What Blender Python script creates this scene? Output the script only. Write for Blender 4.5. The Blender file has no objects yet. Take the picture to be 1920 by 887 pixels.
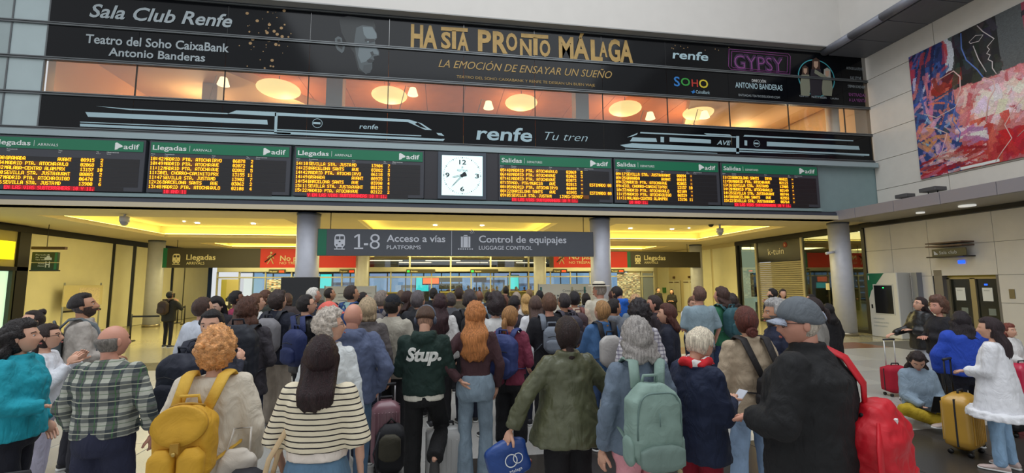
import bpy, bmesh, math, random
import numpy as np
from mathutils import Vector, Matrix, noise as mnoise
from mathutils.bvhtree import BVHTree
SC = bpy.context.scene
COL = SC.collection
PI = math.pi
random.seed(7)

# ---------------------------------------------------------------- camera, world, exposure
CAMZ = 1.95
FPX = 848.3
YAW, PIT, ROL = math.radians(8.85), math.radians(5.985), math.radians(-0.34)
_F = Vector((math.sin(YAW)*math.cos(PIT), math.cos(YAW)*math.cos(PIT), math.sin(PIT)))
_r = Vector((math.cos(YAW), -math.sin(YAW), 0))
_u = _r.cross(_F)
_R = _r*math.cos(ROL) + _u*math.sin(ROL)
_U = -_r*math.sin(ROL) + _u*math.cos(ROL)
cam_d = bpy.data.cameras.new('camera'); cam = bpy.data.objects.new('camera', cam_d); COL.objects.link(cam)
cam_d.sensor_width = 36; cam_d.sensor_fit = 'HORIZONTAL'; cam_d.lens = FPX/1920*36; cam_d.clip_end = 400
cam.matrix_world = Matrix(((_R.x, _U.x, -_F.x, 0), (_R.y, _U.y, -_F.y, 0), (_R.z, _U.z, -_F.z, CAMZ), (0, 0, 0, 1)))
SC.camera = cam
world = bpy.data.worlds.new('world'); SC.world = world; world.use_nodes = True
bg = world.node_tree.nodes['Background']
bg.inputs[0].default_value = (0.85, 0.88, 0.91, 1); bg.inputs[1].default_value = 0.86
SC.view_settings.view_transform = 'Standard'; SC.view_settings.look = 'None'
SC.view_settings.exposure = 0.0; SC.view_settings.gamma = 1; SC.view_settings.use_curve_mapping = False

def light(name, kind, loc, energy, color, size=1, size_y=None, rot=(0, 0, 0)):
    l = bpy.data.lights.new(name, kind); l.energy = energy; l.color = color
    if kind == 'AREA':
        l.size = size
        if size_y: l.shape = 'RECTANGLE'; l.size_y = size_y
    else: l.shadow_soft_size = size
    o = bpy.data.objects.new(name, l); COL.objects.link(o); o.location = loc; o.rotation_euler = rot
    return o
YEL = (1.0, 0.87, 0.40)
# skylight over the hall
light('skylight', 'AREA', (1, 5, 15.5), 1500, (0.90, 0.95, 1.0), 18, 12)
# light coves of the low arcade (three coffers in front, three behind) and the platform daylight
for cx in (-8.9, 0.65, 10.1):
    light('cove_light', 'AREA', (cx, 19.3, 4.30), 430, YEL, 6.0, 5.0)
    light('cove_light', 'AREA', (cx, 27.0, 4.20), 330, YEL, 6.0, 1.6)
light('platform_daylight', 'AREA', (0, 44, 7.0), 1800, (0.75, 0.88, 1.0), 26, 12, (math.radians(0), 0, 0))
for lx in (-9.2, -5.95, -2.0, 3.05, 7.4, 10.6, 13.6): light('lounge_fill', 'POINT', (lx, 18.2, 8.4), 95, (1.0, 0.74, 0.42), 0.25)  # lamps at the pendants, more added at both ends to brighten the lounge
light('lounge_fill', 'POINT', (14.4, 16.4, 8.0), 30, (1.0, 0.78, 0.48), 0.2)  # extra unseen lamp added to brighten the lounge's right end

# ---------------------------------------------------------------- helpers
def lin(v):
    v /= 255.0
    return v/12.92 if v <= 0.04045 else ((v+0.055)/1.055)**2.4
def rgb(c): return (lin(c[0]), lin(c[1]), lin(c[2]), 1.0)
_mats = {}
def mat(name, c, rough=0.6, metal=0.0, noise=0.0, nscale=8.0, bump=0.0, bscale=40.0, emit=0.0, stretch=None, spec=0.5, sheen=0.0, coat=0.0, fold=0.0, bdist=0.02):
    if name in _mats: return _mats[name]
    m = bpy.data.materials.new(name); m.use_nodes = True
    nt = m.node_tree; b = nt.nodes['Principled BSDF']
    col = rgb(c); b.inputs['Base Color'].default_value = col
    b.inputs['Roughness'].default_value = rough; b.inputs['Metallic'].default_value = metal
    b.inputs['Specular IOR Level'].default_value = spec
    if sheen: b.inputs['Sheen Weight'].default_value = sheen
    if coat: b.inputs['Coat Weight'].default_value = coat
    if emit: b.inputs['Emission Color'].default_value = col; b.inputs['Emission Strength'].default_value = emit
    if noise or bump:
        tc = nt.nodes.new('ShaderNodeTexCoord'); src = tc.outputs['Object']
        if stretch:
            mp = nt.nodes.new('ShaderNodeMapping'); mp.inputs['Scale'].default_value = stretch
            nt.links.new(src, mp.inputs[0]); src = mp.outputs[0]
    if noise:
        n = nt.nodes.new('ShaderNodeTexNoise'); n.inputs['Scale'].default_value = nscale; n.inputs['Detail'].default_value = 5
        nt.links.new(src, n.inputs[0])
        r = nt.nodes.new('ShaderNodeMapRange'); r.inputs[1].default_value = 0.3; r.inputs[2].default_value = 0.7
        r.inputs[3].default_value = 1-noise; r.inputs[4].default_value = 1+noise
        nt.links.new(n.outputs[0], r.inputs[0])
        v = nt.nodes.new('ShaderNodeVectorMath'); v.operation = 'SCALE'; v.inputs[0].default_value = col[:3]
        nt.links.new(r.outputs[0], v.inputs['Scale']); nt.links.new(v.outputs[0], b.inputs['Base Color'])
    if bump:
        n = nt.nodes.new('ShaderNodeTexNoise'); n.inputs['Scale'].default_value = bscale; n.inputs['Detail'].default_value = 4
        nt.links.new(src, n.inputs[0])
        bp = nt.nodes.new('ShaderNodeBump'); bp.inputs['Strength'].default_value = bump; bp.inputs['Distance'].default_value = bdist
        if fold: n.inputs['Distortion'].default_value = fold
        nt.links.new(n.outputs[0], bp.inputs['Height']); nt.links.new(bp.outputs[0], b.inputs['Normal'])
    _mats[name] = m
    return m
def glassmat(name, tint=(1, 1, 1), opac=0.06, rough=0.02):
    if name in _mats: return _mats[name]
    m = bpy.data.materials.new(name); m.use_nodes = True; nt = m.node_tree
    for n in list(nt.nodes): nt.nodes.remove(n)
    o = nt.nodes.new('ShaderNodeOutputMaterial'); mx = nt.nodes.new('ShaderNodeMixShader')
    t = nt.nodes.new('ShaderNodeBsdfTransparent'); t.inputs[0].default_value = (*tint, 1)
    g = nt.nodes.new('ShaderNodeBsdfGlossy'); g.inputs['Roughness'].default_value = rough
    f = nt.nodes.new('ShaderNodeFresnel'); ge = nt.nodes.new('ShaderNodeNewGeometry'); io = nt.nodes.new('ShaderNodeMapRange')
    io.inputs[3].default_value = 1.5; io.inputs[4].default_value = 1/1.5
    nt.links.new(ge.outputs['Backfacing'], io.inputs[0]); nt.links.new(io.outputs[0], f.inputs[0])
    a = nt.nodes.new('ShaderNodeMath'); a.operation = 'ADD'; a.inputs[1].default_value = opac
    nt.links.new(f.outputs[0], a.inputs[0]); nt.links.new(a.outputs[0], mx.inputs[0])
    nt.links.new(t.outputs[0], mx.inputs[1]); nt.links.new(g.outputs[0], mx.inputs[2]); nt.links.new(mx.outputs[0], o.inputs[0])
    _mats[name] = m
    return m
def attrmat(name, rough=0.6, emit=0.0, metal=0):
    if name in _mats: return _mats[name]
    m = mat(name, (128, 128, 128), rough, metal); nt = m.node_tree
    a = nt.nodes.new('ShaderNodeVertexColor'); a.layer_name = 'Col'
    b = nt.nodes['Principled BSDF']; nt.links.new(a.outputs[0], b.inputs['Base Color'])
    return m

def newobj(name, me, parent=None):
    o = bpy.data.objects.new(name, me); COL.objects.link(o)
    if parent is not None: o.parent = parent
    return o
def tag(o, label=None, cat=None, group=None, kind=None):
    if label: o['label'] = label
    if cat: o['category'] = cat
    if group: o['group'] = group
    if kind: o['kind'] = kind
    return o
def empty(name, loc=(0, 0, 0), rz=0, label=None, cat=None, group=None):
    o = bpy.data.objects.new(name, None); COL.objects.link(o); o.location = loc; o.rotation_euler = (0, 0, rz)
    o.empty_display_size = 0.1
    return tag(o, label, cat, group)
class M:
    """collects verts and faces of one mesh"""
    def __init__(s): s.v = []; s.f = []; s.sm = []
    def add(s, vs, fs, smooth=False):
        n = len(s.v); s.v.extend([tuple(v) for v in vs]); s.f.extend([tuple(i+n for i in f) for f in fs]); s.sm.extend([smooth]*len(fs))
        return s
    def box(s, x0, y0, z0, x1, y1, z1):
        x0, x1 = min(x0, x1), max(x0, x1); y0, y1 = min(y0, y1), max(y0, y1); z0, z1 = min(z0, z1), max(z0, z1)
        return s.add([(x0, y0, z0), (x1, y0, z0), (x1, y1, z0), (x0, y1, z0), (x0, y0, z1), (x1, y0, z1), (x1, y1, z1), (x0, y1, z1)],
                     [(0, 3, 2, 1), (4, 5, 6, 7), (0, 1, 5, 4), (1, 2, 6, 5), (2, 3, 7, 6), (3, 0, 4, 7)])
    def loft(s, rings, cap=True, smooth=True):
        n = len(rings[0]); vs = [p for r in rings for p in r]; fs = []
        for i in range(len(rings)-1):
            for j in range(n):
                k = (j+1) % n
                fs.append((i*n+j, i*n+k, (i+1)*n+k, (i+1)*n+j))
        if cap: fs.append(tuple(range(n))[::-1]); fs.append(tuple((len(rings)-1)*n+j for j in range(n)))
        return s.add(vs, fs, smooth)
    def tube(s, pts, rad, n=8, cap=True, flat=1.0, up=None):
        pts = [Vector(p) for p in pts]
        if not hasattr(rad, '__len__'): rad = [rad]*len(pts)
        rings = []; prev = None
        for i, p in enumerate(pts):
            t = (pts[min(i+1, len(pts)-1)]-pts[max(i-1, 0)]).normalized()
            a = Vector(up) if up is not None else (prev if prev is not None else (Vector((0, 0, 1)) if abs(t.z) < .9 else Vector((1, 0, 0))))
            x = (a-t*a.dot(t))
            if x.length < 1e-6: x = t.orthogonal()
            x.normalize(); y = t.cross(x); prev = x
            rings.append([p+x*(rad[i]*flat*math.cos(2*PI*k/n))+y*(rad[i]*math.sin(2*PI*k/n)) for k in range(n)])
        return s.loft(rings, cap)
    def cyl(s, x, y, z0, z1, r, n=24, r2=None):
        r2 = r if r2 is None else r2
        return s.loft([[(x+r*math.cos(2*PI*k/n), y+r*math.sin(2*PI*k/n), z0) for k in range(n)], [(x+r2*math.cos(2*PI*k/n), y+r2*math.sin(2*PI*k/n), z1) for k in range(n)]])
    def ell(s, c, r, n=16, m=10, rot=None):
        c = Vector(c); vs = [(0, 0, -1)]; fs = []
        for i in range(1, m):
            a = -PI/2+PI*i/m
            for j in range(n): vs.append((math.cos(a)*math.cos(2*PI*j/n), math.cos(a)*math.sin(2*PI*j/n), math.sin(a)))
        vs.append((0, 0, 1))
        for j in range(n): fs.append((0, 1+(j+1) % n, 1+j))
        for i in range(m-2):
            for j in range(n): fs.append((1+i*n+j, 1+i*n+(j+1) % n, 1+(i+1)*n+(j+1) % n, 1+(i+1)*n+j))
        L = len(vs)-1
        for j in range(n): fs.append((L, L-n+j, L-n+(j+1) % n))
        out = []
        for v in vs:
            q = Vector((v[0]*r[0], v[1]*r[1], v[2]*r[2]))
            if rot is not None: q = rot @ q
            out.append(c+q)
        return s.add(out, fs, True)
    def prism(s, poly, ax, a, b):
        """poly of 2D points extruded along axis ax from a to b; the other axes keep their order"""
        def P(p, t):
            if ax == 0: return (t, p[0], p[1])
            if ax == 1: return (p[0], t, p[1])
            return (p[0], p[1], t)
        n = len(poly)
        return s.add([P(p, a) for p in poly]+[P(p, b) for p in poly], [tuple(range(n)), tuple(range(n, 2*n))[::-1]]+[(i, n+i, n+(i+1) % n, (i+1) % n) for i in range(n)])
    def build(s, name, m, parent=None, bevel=0.0):
        me = bpy.data.meshes.new(name); me.from_pydata(s.v, [], s.f)
        me.polygons.foreach_set('use_smooth', s.sm)
        if m: me.materials.append(m)
        bm = bmesh.new(); bm.from_mesh(me); bmesh.ops.recalc_face_normals(bm, faces=bm.faces)
        if bevel: bmesh.ops.bevel(bm, geom=list(bm.edges), offset=bevel, segments=1, affect='EDGES')
        bm.to_mesh(me); bm.free()
        return newobj(name, me, parent)
def box(name, m, parent, *a, bevel=0.0): return M().box(*a).build(name, m, parent, bevel)

# a pixel of the 1920x887 survey photograph carried onto a plane of the place
def ray(px, py): return _F+_R*((px-960)/FPX)-_U*((py-443.5)/FPX)
def onY(px, py, Y): d = ray(px, py); t = Y/d.y; return (d.x*t, CAMZ+d.z*t)          # -> x, z
def onX(px, py, X): d = ray(px, py); t = X/d.x; return (d.y*t, CAMZ+d.z*t)          # -> y, z
def onZ(px, py, Z): d = ray(px, py); t = (Z-CAMZ)/d.z; return (d.x*t, d.y*t)        # -> x, y

# writing: font curves turned into meshes and fitted to their measured place
_tc = {}
_dg = None
def glyphs(s, bold=0.0, shear=0.0, spacing=1.0):
    k = (s, bold, shear, spacing)
    if k not in _tc:
        cu = bpy.data.curves.new('t', 'FONT'); cu.body = s; cu.size = 1; cu.offset = bold; cu.shear = shear; cu.resolution_u = 3
        cu.space_character = spacing
        ob = bpy.data.objects.new('t', cu)
        me = ob.to_mesh()
        v = np.zeros(len(me.vertices)*3); me.vertices.foreach_get('co', v); v = v.reshape(-1, 3)
        f = [tuple(p.vertices) for p in me.polygons]
        ob.to_mesh_clear(); bpy.data.objects.remove(ob); bpy.data.curves.remove(cu)
        _tc[k] = (v, f)
    return _tc[k]
CAP = None
def textmesh(m, s, O, X, Z, w, h, bold=0.0, shear=0.0, spacing=1.0):
    """adds string s to collector m: O = left end of the baseline, X right unit, Z up unit, w ink width, h cap height"""
    global CAP
    if CAP is None: CAP = glyphs('H')[0][:, 1].max()
    v, f = glyphs(s, bold, shear, spacing)
    if len(v) == 0: return
    x0, x1 = v[:, 0].min(), v[:, 0].max()
    sx = w/(x1-x0) if w else h/CAP
    O = Vector(O); X = Vector(X); Z = Vector(Z)
    m.add([O+X*((p[0]-x0)*sx)+Z*(p[1]*h/CAP) for p in v], f)
def text(name, s, m, parent, O, X, Z, w, h, **k):
    c = M(); textmesh(c, s, O, X, Z, w, h, **k)
    me = bpy.data.meshes.new(name); me.from_pydata(c.v, [], c.f); me.materials.append(m)
    return newobj(name, me, parent)
def tY(name, s, m, parent, px, py, xr, hpx, Y=14.31, **k):
    x0, z0 = onY(px, py, Y); x1, _ = onY(xr, py, Y); _, z1 = onY(px, py-hpx, Y)
    return text(name, s, m, parent, (x0, Y, z0), (1, 0, 0), (0, 0, 1), x1-x0, z1-z0, **k)
def polyY(c, pts, Y, t=0.004):
    P = [onY(x, y, Y) for x, y in pts]; c.prism(P, 1, Y, Y+t)
def polyX(c, pts, X, t=0.004):
    P = [onX(x, y, X) for x, y in pts]; c.prism(P, 0, X, X+t)
def ring(c, O, X, Z, r0, r1, n=32, rz=1.0):
    O = Vector(O); X = Vector(X); Z = Vector(Z); vs = []
    for k in range(n):
        a = 2*PI*k/n
        for r in (r0, r1): vs.append(O+X*(r*math.cos(a))+Z*(r*rz*math.sin(a)))
    c.add(vs, [(2*k, 2*k+1, (2*k+3) % (2*n), (2*k+2) % (2*n)) for k in range(n)])
def copy_tree(o, parent=None, loc=None):
    c = o.copy(); COL.objects.link(c); c.parent = parent
    if loc is not None: c.location = loc
    for ch in o.children: copy_tree(ch, c)
    return c
# ---------------------------------------------------------------- materials of the place
WHITE = mat('white_panel', (212, 207, 198), 0.75, noise=0.03, nscale=3, bump=0.05, bscale=30)
UPPER = mat('upper_plaster', (204, 200, 194), 0.8, noise=0.02, nscale=2)
TEAL = mat('painted_metal_teal', (128, 150, 152), 0.4, noise=0.03, nscale=4)
BEAM = mat('dark_steel', (62, 68, 80), 0.4, noise=0.05, nscale=5)
MULL = mat('mullion_metal', (98, 102, 104), 0.35, 0.4)
DARK = mat('housing_black', (45, 44, 50), 0.5)
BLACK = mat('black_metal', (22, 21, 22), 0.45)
FILM = mat('black_film', (10, 12, 16), 0.12, spec=0.22)
PALE = mat('pale_glass_panel', (150, 165, 166), 0.18, noise=0.06, nscale=1.2, coat=0.5)
PALER = mat('paler_glass_panel', (166, 182, 184), 0.18, noise=0.05, nscale=1.5, coat=0.5)
COLM = mat('column_steel', (186, 188, 198), 0.42, 0.05, noise=0.04, nscale=6)
CEIL = mat('arcade_ceiling', (198, 186, 160), 0.75, noise=0.02, nscale=2)
COFF = mat('coffer_paint', (225, 215, 180), 0.7)
YWALL = mat('arcade_wall_panel', (214, 208, 176), 0.55, noise=0.03, nscale=2)
STRIP = mat('cove_strip', (255, 232, 120), emit=9)
DOWN = mat('downlight_glow', (255, 248, 225), emit=14)
GLASS = glassmat('clear_glass')
GREY = mat('sign_grey', (72, 76, 84), 0.35, noise=0.04, nscale=5)
OLIVE = mat('sign_olive', (62, 57, 44), 0.4)
RED = mat('sign_red', (205, 36, 26), 0.45)
GREEN = mat('sign_green', (10, 104, 74), 0.4)
TXT = mat('sign_lettering', (196, 200, 210), 0.5)
TXY = mat('sign_lettering_warm', (216, 206, 160), 0.5)
WHT = mat('white_print', (225, 228, 226), 0.5)
SKYB = mat('banner_pale_print', (158, 184, 192), 0.5)
GOLD = mat('banner_gold_print', (164, 132, 68), 0.5, noise=0.12, nscale=6)
FY = 14.35
WR, WL = 16.05, -15.1
ZC = 4.18

# ---------------------------------------------------------------- floor: separate slabs in the hall, polished stone beyond
SLAB = mat('terrazzo_slab', (172, 170, 166), 0.32, noise=0.10, nscale=55, coat=0.1)
SLAB2 = mat('terrazzo_slab_pale', (184, 182, 176), 0.30, noise=0.09, nscale=50, coat=0.1)
BAND = mat('dark_granite', (62, 58, 54), 0.28, noise=0.2, nscale=60)
RUST = mat('rust_granite', (128, 84, 66), 0.28, noise=0.15, nscale=60)
POL = mat('polished_arcade_stone', (176, 168, 138), 0.16, noise=0.06, nscale=12)
fl = box('floor', mat('floor_grout', (104, 102, 98), 0.8), None, -22, -8, -0.10, 20, 46, -0.012); tag(fl, kind='structure')
box('arcade_paving', POL, fl, WL, 13.1, -0.011, WR, 46, -0.001)
TS = 1.2
slab_me = {}
def slab(x0, y0, x1, y1, m):
    key = (round(x1-x0, 2), round(y1-y0, 2), m.name)
    if key not in slab_me:
        o = M().box(0, 0, -0.011, x1-x0-0.008, y1-y0-0.008, 0).build('slab', m, fl, 0.002); slab_me[key] = o.data
    else: o = newobj('slab', slab_me[key], fl)
    o.location = (x0, y0, 0)
nsl = 0
for j in range(-1, 7):
    y0 = 3.9+(j-1)*1.163
    if j < 1: y0 = 3.9+(j-1)*1.2
ys = [0.3, 1.5, 2.7, 3.86, 5.33, 6.53, 7.73, 8.93, 10.13, 11.9, 13.1]
for j in range(len(ys)-1):
    for i in range(-9, 12):
        x0 = 0.12+i*TS
        if x0 > 13 or x0 < -11.8: continue
        if ys[j] == 3.86 and i >= 0: m = BAND
        elif ys[j] == 11.9: m = RUST if i >= 5 else BAND
        else: m = SLAB if (i*7+j*5) % 3 else SLAB2
        slab(x0, ys[j], x0+TS, ys[j+1], m)

# ---------------------------------------------------------------- right wall: stone panels above and below the balcony
LIFT0, LIFT1, LIFTZ = 10.98, 12.70, 2.32      # the lift recess
wr = M().box(WR, -8, 0, WR+.3, LIFT0, 10.9).box(WR, LIFT1, 0, WR+.3, 14.98, 10.9).box(WR, LIFT0, LIFTZ, WR+.3, LIFT1, 10.9).box(WR+.3, LIFT0-.1, 0, WR+.4, LIFT1+.1, 2.5).build('wall_right', mat('joint_grey', (120, 116, 108), 0.8)); tag(wr, kind='structure')
zr = [4.46, 5.33, 6.42, 7.48, 8.54, 9.60, 10.52]
for k in range(len(zr)-1):
    for y0, y1 in ((11.9, 14.34), (9.3, 11.9), (6.7, 9.3), (4.1, 6.7)):
        M().box(WR-0.03, y0+0.008, zr[k]+0.008, WR+0.01, y1-0.008, zr[k+1]-0.008).build('panel', WHITE, wr, 0.003)
zl = [0.0, 1.32, LIFTZ-0.19, 3.10, 4.02]
ylo = [14.98, 13.98, 12.72, 10.90, 9.2, 7.4, 5.6]
for k in range(4):
    for q in range(len(ylo)-1):
        if k < 2 and q == 2: continue
        M().box(WR-0.03, ylo[q+1]+0.005, zl[k]+0.005, WR+0.01, ylo[q]-0.005, zl[k+1]-0.005).build('panel', WHITE, wr, 0.002)
box('panel', WHITE, wr, WR-0.03, 12.70, 0, WR+0.01, 12.72, LIFTZ)
# balcony slab running along the right wall, its fascia in separate lengths
bal = box('trim_1', mat('balcony_soffit', (150, 146, 140), 0.4), None, 14.10, -6, 4.14, WR, FY, 4.30); tag(bal, kind='structure')
PURP = mat('fascia_metal', (140, 136, 142), 0.45, 0.1)
y = FY-0.02
for L in (0.9, 1.35, 1.35, 1.35, 1.35, 1.35, 1.35, 1.35):
    M().box(14.06, y-L+0.012, 4.15, 14.12, y, 4.50).build('fascia_panel', PURP, bal, 0.004); y -= L
box('shadow_gap', BLACK, bal, WR-0.25, -6, 4.0, WR, 14.98, 4.16)
for yy, r in ((12.05, 0.11), (10.75, 0.19), (8.4, 0.19)):
    o = M().cyl(15.0, yy, 4.10, 4.139, r, 24).build('recessed_spotlight', mat('spot_frosted', (225, 225, 220), emit=0.6), None)
    tag(o, 'small round recessed ceiling spot under the balcony, farther one' if r < .15 else ('larger round recessed light under the right balcony' if yy > 10 else 'round recessed light under the balcony at the frame edge'), 'ceiling light')
# the upper soffit running along the right wall
so = box('trim_2', mat('soffit_joint', (60, 62, 68), 0.7), None, 14.12, -6, 10.54, WR, 14.34, 10.70); tag(so, kind='structure')
SOF = mat('soffit_panel', (96, 99, 106), 0.5, noise=0.04, nscale=4)
y = 14.32
while y > 3:
    M().box(14.42, y-1.15, 10.50, WR-0.04, y-0.012, 10.56).build('soffit_panel', SOF, so, 0.004)
    M().loft([[(14.24+0.16*math.cos(a)-0.02, yy, 10.60+0.14*math.sin(a)) for a in [k*PI/6 for k in range(12)]] for yy in (y-0.012, y-1.15)]).build('gutter', mat('gutter_metal', (124, 126, 136), 0.4, 0.2), so)
    y -= 1.162
ur = box('wall_upper_right', UPPER, None, 14.72, -6, 10.66, 15.0, 14.1, 17); tag(ur, kind='structure')

# ---------------------------------------------------------------- front wall above the arcade
wf = box('wall_front', TEAL, None, -17, FY, 4.46, WR+0.3, FY+0.25, 6.43); tag(wf, kind='structure')
wu = M().box(-17, 14.02, 10.70, 16.4, 14.5, 17).build('wall_upper_front', UPPER, None); tag(wu, kind='structure')
box('lower_edge', mat('edge_shade', (150, 150, 148), 0.5), wu, -17, 14.02, 10.66, 15.0, 14.5, 10.70)  # underside of the upper wall, its shade put into the grey
bm_ = M()
be = box('trim_3', BEAM, None, -17, FY-0.20, ZC, 14.12, FY+0.25, 4.44); tag(be, kind='structure')
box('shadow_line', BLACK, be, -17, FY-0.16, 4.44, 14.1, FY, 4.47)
box('grey_sill', TEAL, wf, -17, FY-0.24, 4.47, 13.46, FY, 4.57)
box('upper_sill', mat('sill_light', (150, 166, 170), 0.4), wf, -17, FY-0.24, 6.16, 15.95, FY, 6.33)
box('sill_shadow', DARK, wf, -17, FY-0.12, 6.33, 16.0, FY, 6.37)
MZ = (6.42, 7.45, 8.50, 9.56, 10.62)
for z in MZ:
    box('mullion', MULL, wf, -17, FY-0.07, z-0.045, WR, FY+0.06, z-0.005)
    box('mullion', MULL, wf, -17, FY-0.06, z+0.02, WR, FY+0.06, z+0.05)
    box('gasket', BLACK, wf, -17, FY-0.03, z-0.01, WR, FY+0.05, z+0.025)
XP = [-11.35, -8.97, -6.57, -4.16, -1.75, 0.65, 3.04, 5.42, 7.80, 10.19, 12.56, 14.92, 15.9]
for k in range(4):
    z0, z1 = MZ[k]+0.05, MZ[k+1]-0.045
    for x0, x1, m in ((-17, -14.7, PALE), (-14.68, -12.27, PALE), (-12.25, -11.36, PALER)):
        box('pane', m, wf, x0, FY-0.012, z0, x1, FY+0.012, z1)
for i in range(len(XP)-1):
    box('pane', GLASS, wf, XP[i]+0.012, FY-0.008, MZ[1]+0.05, XP[i+1]-0.012, FY+0.008, MZ[2]-0.045)
    box('glass_joint', BLACK, wf, XP[i]-0.012, FY-0.02, MZ[1]+0.05, XP[i]+0.012, FY+0.02, MZ[2]-0.045)
for x in (-12.26, -11.35):
    box('mullion', MULL, wf, x-0.02, FY-0.03, 6.43, x+0.02, FY+0.03, 10.66)

# the lounge behind the window band
WOOD = mat('lounge_ceiling_wood', (206, 122, 66), 0.6, noise=0.06, nscale=3)
CREAM = mat('lounge_wall_cream', (222, 190, 140), 0.7)
lc = box('lounge_ceiling', mat('lounge_gap', (90, 58, 40), 0.7), None, -11.4, FY+0.3, 9.62, WR, 23, 9.8); tag(lc, kind='structure')
for i in range(18):
    x = -11.4+i*1.53
    for y0, y1 in ((FY+0.3, 17.0), (17.0, 19.9), (19.9, 23)):
        M().box(x+0.01, y0+0.01, 9.58, min(x+1.52, WR), y1-0.01, 9.63).build('panel', WOOD, lc)
tag(box('lounge_wall_back', CREAM, None, -11.4, 22.8, 6.3, WR, 23, 9.8), kind='structure')
tag(box('lounge_wall_left', mat('lounge_wall_orange', (228, 165, 96), 0.7), None, -11.5, FY+0.3, 6.3, -11.3, 23, 9.8), kind='structure')
tag(box('lounge_wall_right', CREAM, None, WR+.02, FY+0.3, 6.3, WR+.3, 23, 9.8), kind='structure')
tag(box('lounge_floor', mat('lounge_floor', (120, 96, 74), 0.6), None, -11.4, FY+0.05, 6.2, WR, 23, 6.34), kind='structure')
for x0, x1, y0, m, n in ((-8.6, -8.1, 17.2, WHITE, 'lounge_pier'), (-4.1, -3.55, 16.2, PALER, 'lounge_pier'), (4.85, 5.35, 15.6, PALER, 'lounge_pier')):
    tag(box(n, m, None, x0, y0, 6.34, x1, y0+0.5, 9.6), kind='structure')
tag(M().cyl(15.15, 15.1, 6.34, 9.6, 0.22).build('lounge_column', mat('lounge_column_white', (215, 212, 200), 0.5), None), kind='structure')
BULK = mat('lounge_bulkhead', (214, 176, 130), 0.7)
bk = M(); bk.prism([(9.3, 15.2), (15.6, 15.2), (15.6, 22), (12.5, 22)], 2, 9.1, 9.6)
tag(bk.build('lounge_bulkhead', BULK, None), kind='structure')
bk = M(); bk.prism([(-11.3, 15.0), (-8.2, 15.0), (-4.6, 20), (-11.3, 20)], 2, 9.25, 9.6)
tag(bk.build('lounge_bulkhead', BULK, None), kind='structure')
LSH = mat('lounge_pendant_shade', (250, 224, 146), emit=1.0)
WS = mat('lamp_shade_glow', (255, 232, 180), emit=1.6)
ARM = mat('lamp_arm_metal', (190, 180, 165), 0.3, 0.6)
pd = ['glowing oval pendant lamp behind the lounge window, leftmost of five', 'glowing oval pendant lamp beside a small cone lamp, above the train drawing',
      'glowing oval pendant lamp directly above the clock side of the window band', 'glowing oval pendant lamp right of the pale window pier', 'glowing oval pendant lamp crossed by a jointed lamp arm, rightmost']
for i, (x, w) in enumerate(((-5.95, .74), (-2.02, .66), (3.05, .64), (7.38, .66), (10.62, .62))):
    t = empty('pendant_lamp', (x, 17, 9.58), 0, pd[i], 'lamp', 'round pendant lamps in the upstairs lounge')
    M().ell((0, 0, -0.50), (w, w, 0.24), 28, 12).build('lamp_shade', LSH, t)
    M().cyl(0, 0, -0.28, 0, 0.012, 8).build('cord', BLACK, t)
ds = ['small white cone lamp left of the leftmost oval pendant', 'small white cone lamp touching the second oval pendant', 'small white cone lamp on a jointed arm above the board gap',
      'small white cone lamp right of the fourth oval pendant', 'small white cone lamp in front of the rightmost oval pendant']
for i, (px, py) in enumerate(((419, 153), (774, 172), (916, 197), (1219, 217), (1321, 215))):
    x, z = onY(px, py, 16.0)
    t = empty('arm_lamp', (x, 16.0, 6.34), 0, ds[i], 'lamp', 'jointed floor lamps in the upstairs lounge')
    h = z-6.34
    s_ = M(); s_.cyl(0, 0, h-0.13, h+0.13, 0.19, 20, 0.11); s_.build('lamp_shade', WS, t)
    M().tube([(0, 0, h+0.14), (-0.25, 0.05, h+0.22), (-0.75, 0.2, 0.7), (-0.75, 0.2, 0.03)], 0.014, 6).build('arm', ARM, t)
    M().cyl(-0.75, 0.2, 0, 0.03, 0.17, 20).build('base', ARM, t)

# ---------------------------------------------------------------- black banners fixed on the glass
def banner(name, label, x0, x1, rows, cuts):
    t = empty(name, (0, 0, 0), 0, label, 'banner')
    for k in rows:
        xs = [x0]+[c for c in cuts if x0 < c < x1]+[x1]
        for a, b in zip(xs[:-1], xs[1:]):
            box('film_panel', FILM, t, a+0.004, FY-0.026, MZ[k]+0.05, b-0.004, FY-0.006, MZ[k+1]-0.045)
    return t
ban = banner('theatre_banner', 'long black theatre banner with gold lettering across the top glass rows', -11.33, 15.86, (2, 3), XP)
bt = banner('train_banner', 'black banner strip with two pale train drawings above the departure boards', -11.33, 15.98, (0,), XP)
B_ = ban
SALA = mat('banner_grey_print', (150, 160, 164), 0.5)
tY('lettering', 'Sala Club Renfe', SALA, B_, 167, 31, 436, 24, bold=.02, shear=.25)
tY('lettering', 'Teatro del Soho CaixaBank', SALA, B_, 160, 80, 430, 16, bold=.02)
tY('lettering', 'Antonio Banderas', SALA, B_, 203, 104, 385, 14.5, bold=.02)
for s, x, y, xr, h in (('HA', 770, 87, 820, 40), ('S', 827, 89, 845, 28), ('A', 857.5, 92.5, 879, 31),
                       ('P', 896, 94, 921, 37), ('R', 924, 97, 952, 37), ('O', 949, 93, 970, 30), ('N', 975, 102, 997, 28), ('O', 1012, 104, 1032, 28),
                       ('MÁ', 1048, 106.5, 1105, 37), ('L', 1108, 112, 1130, 36), ('A', 1124, 105, 1139, 26), ('GA', 1141, 113, 1187, 38)):
    tY('lettering', s, GOLD, B_, x, y, xr, h, bold=.035)
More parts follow.
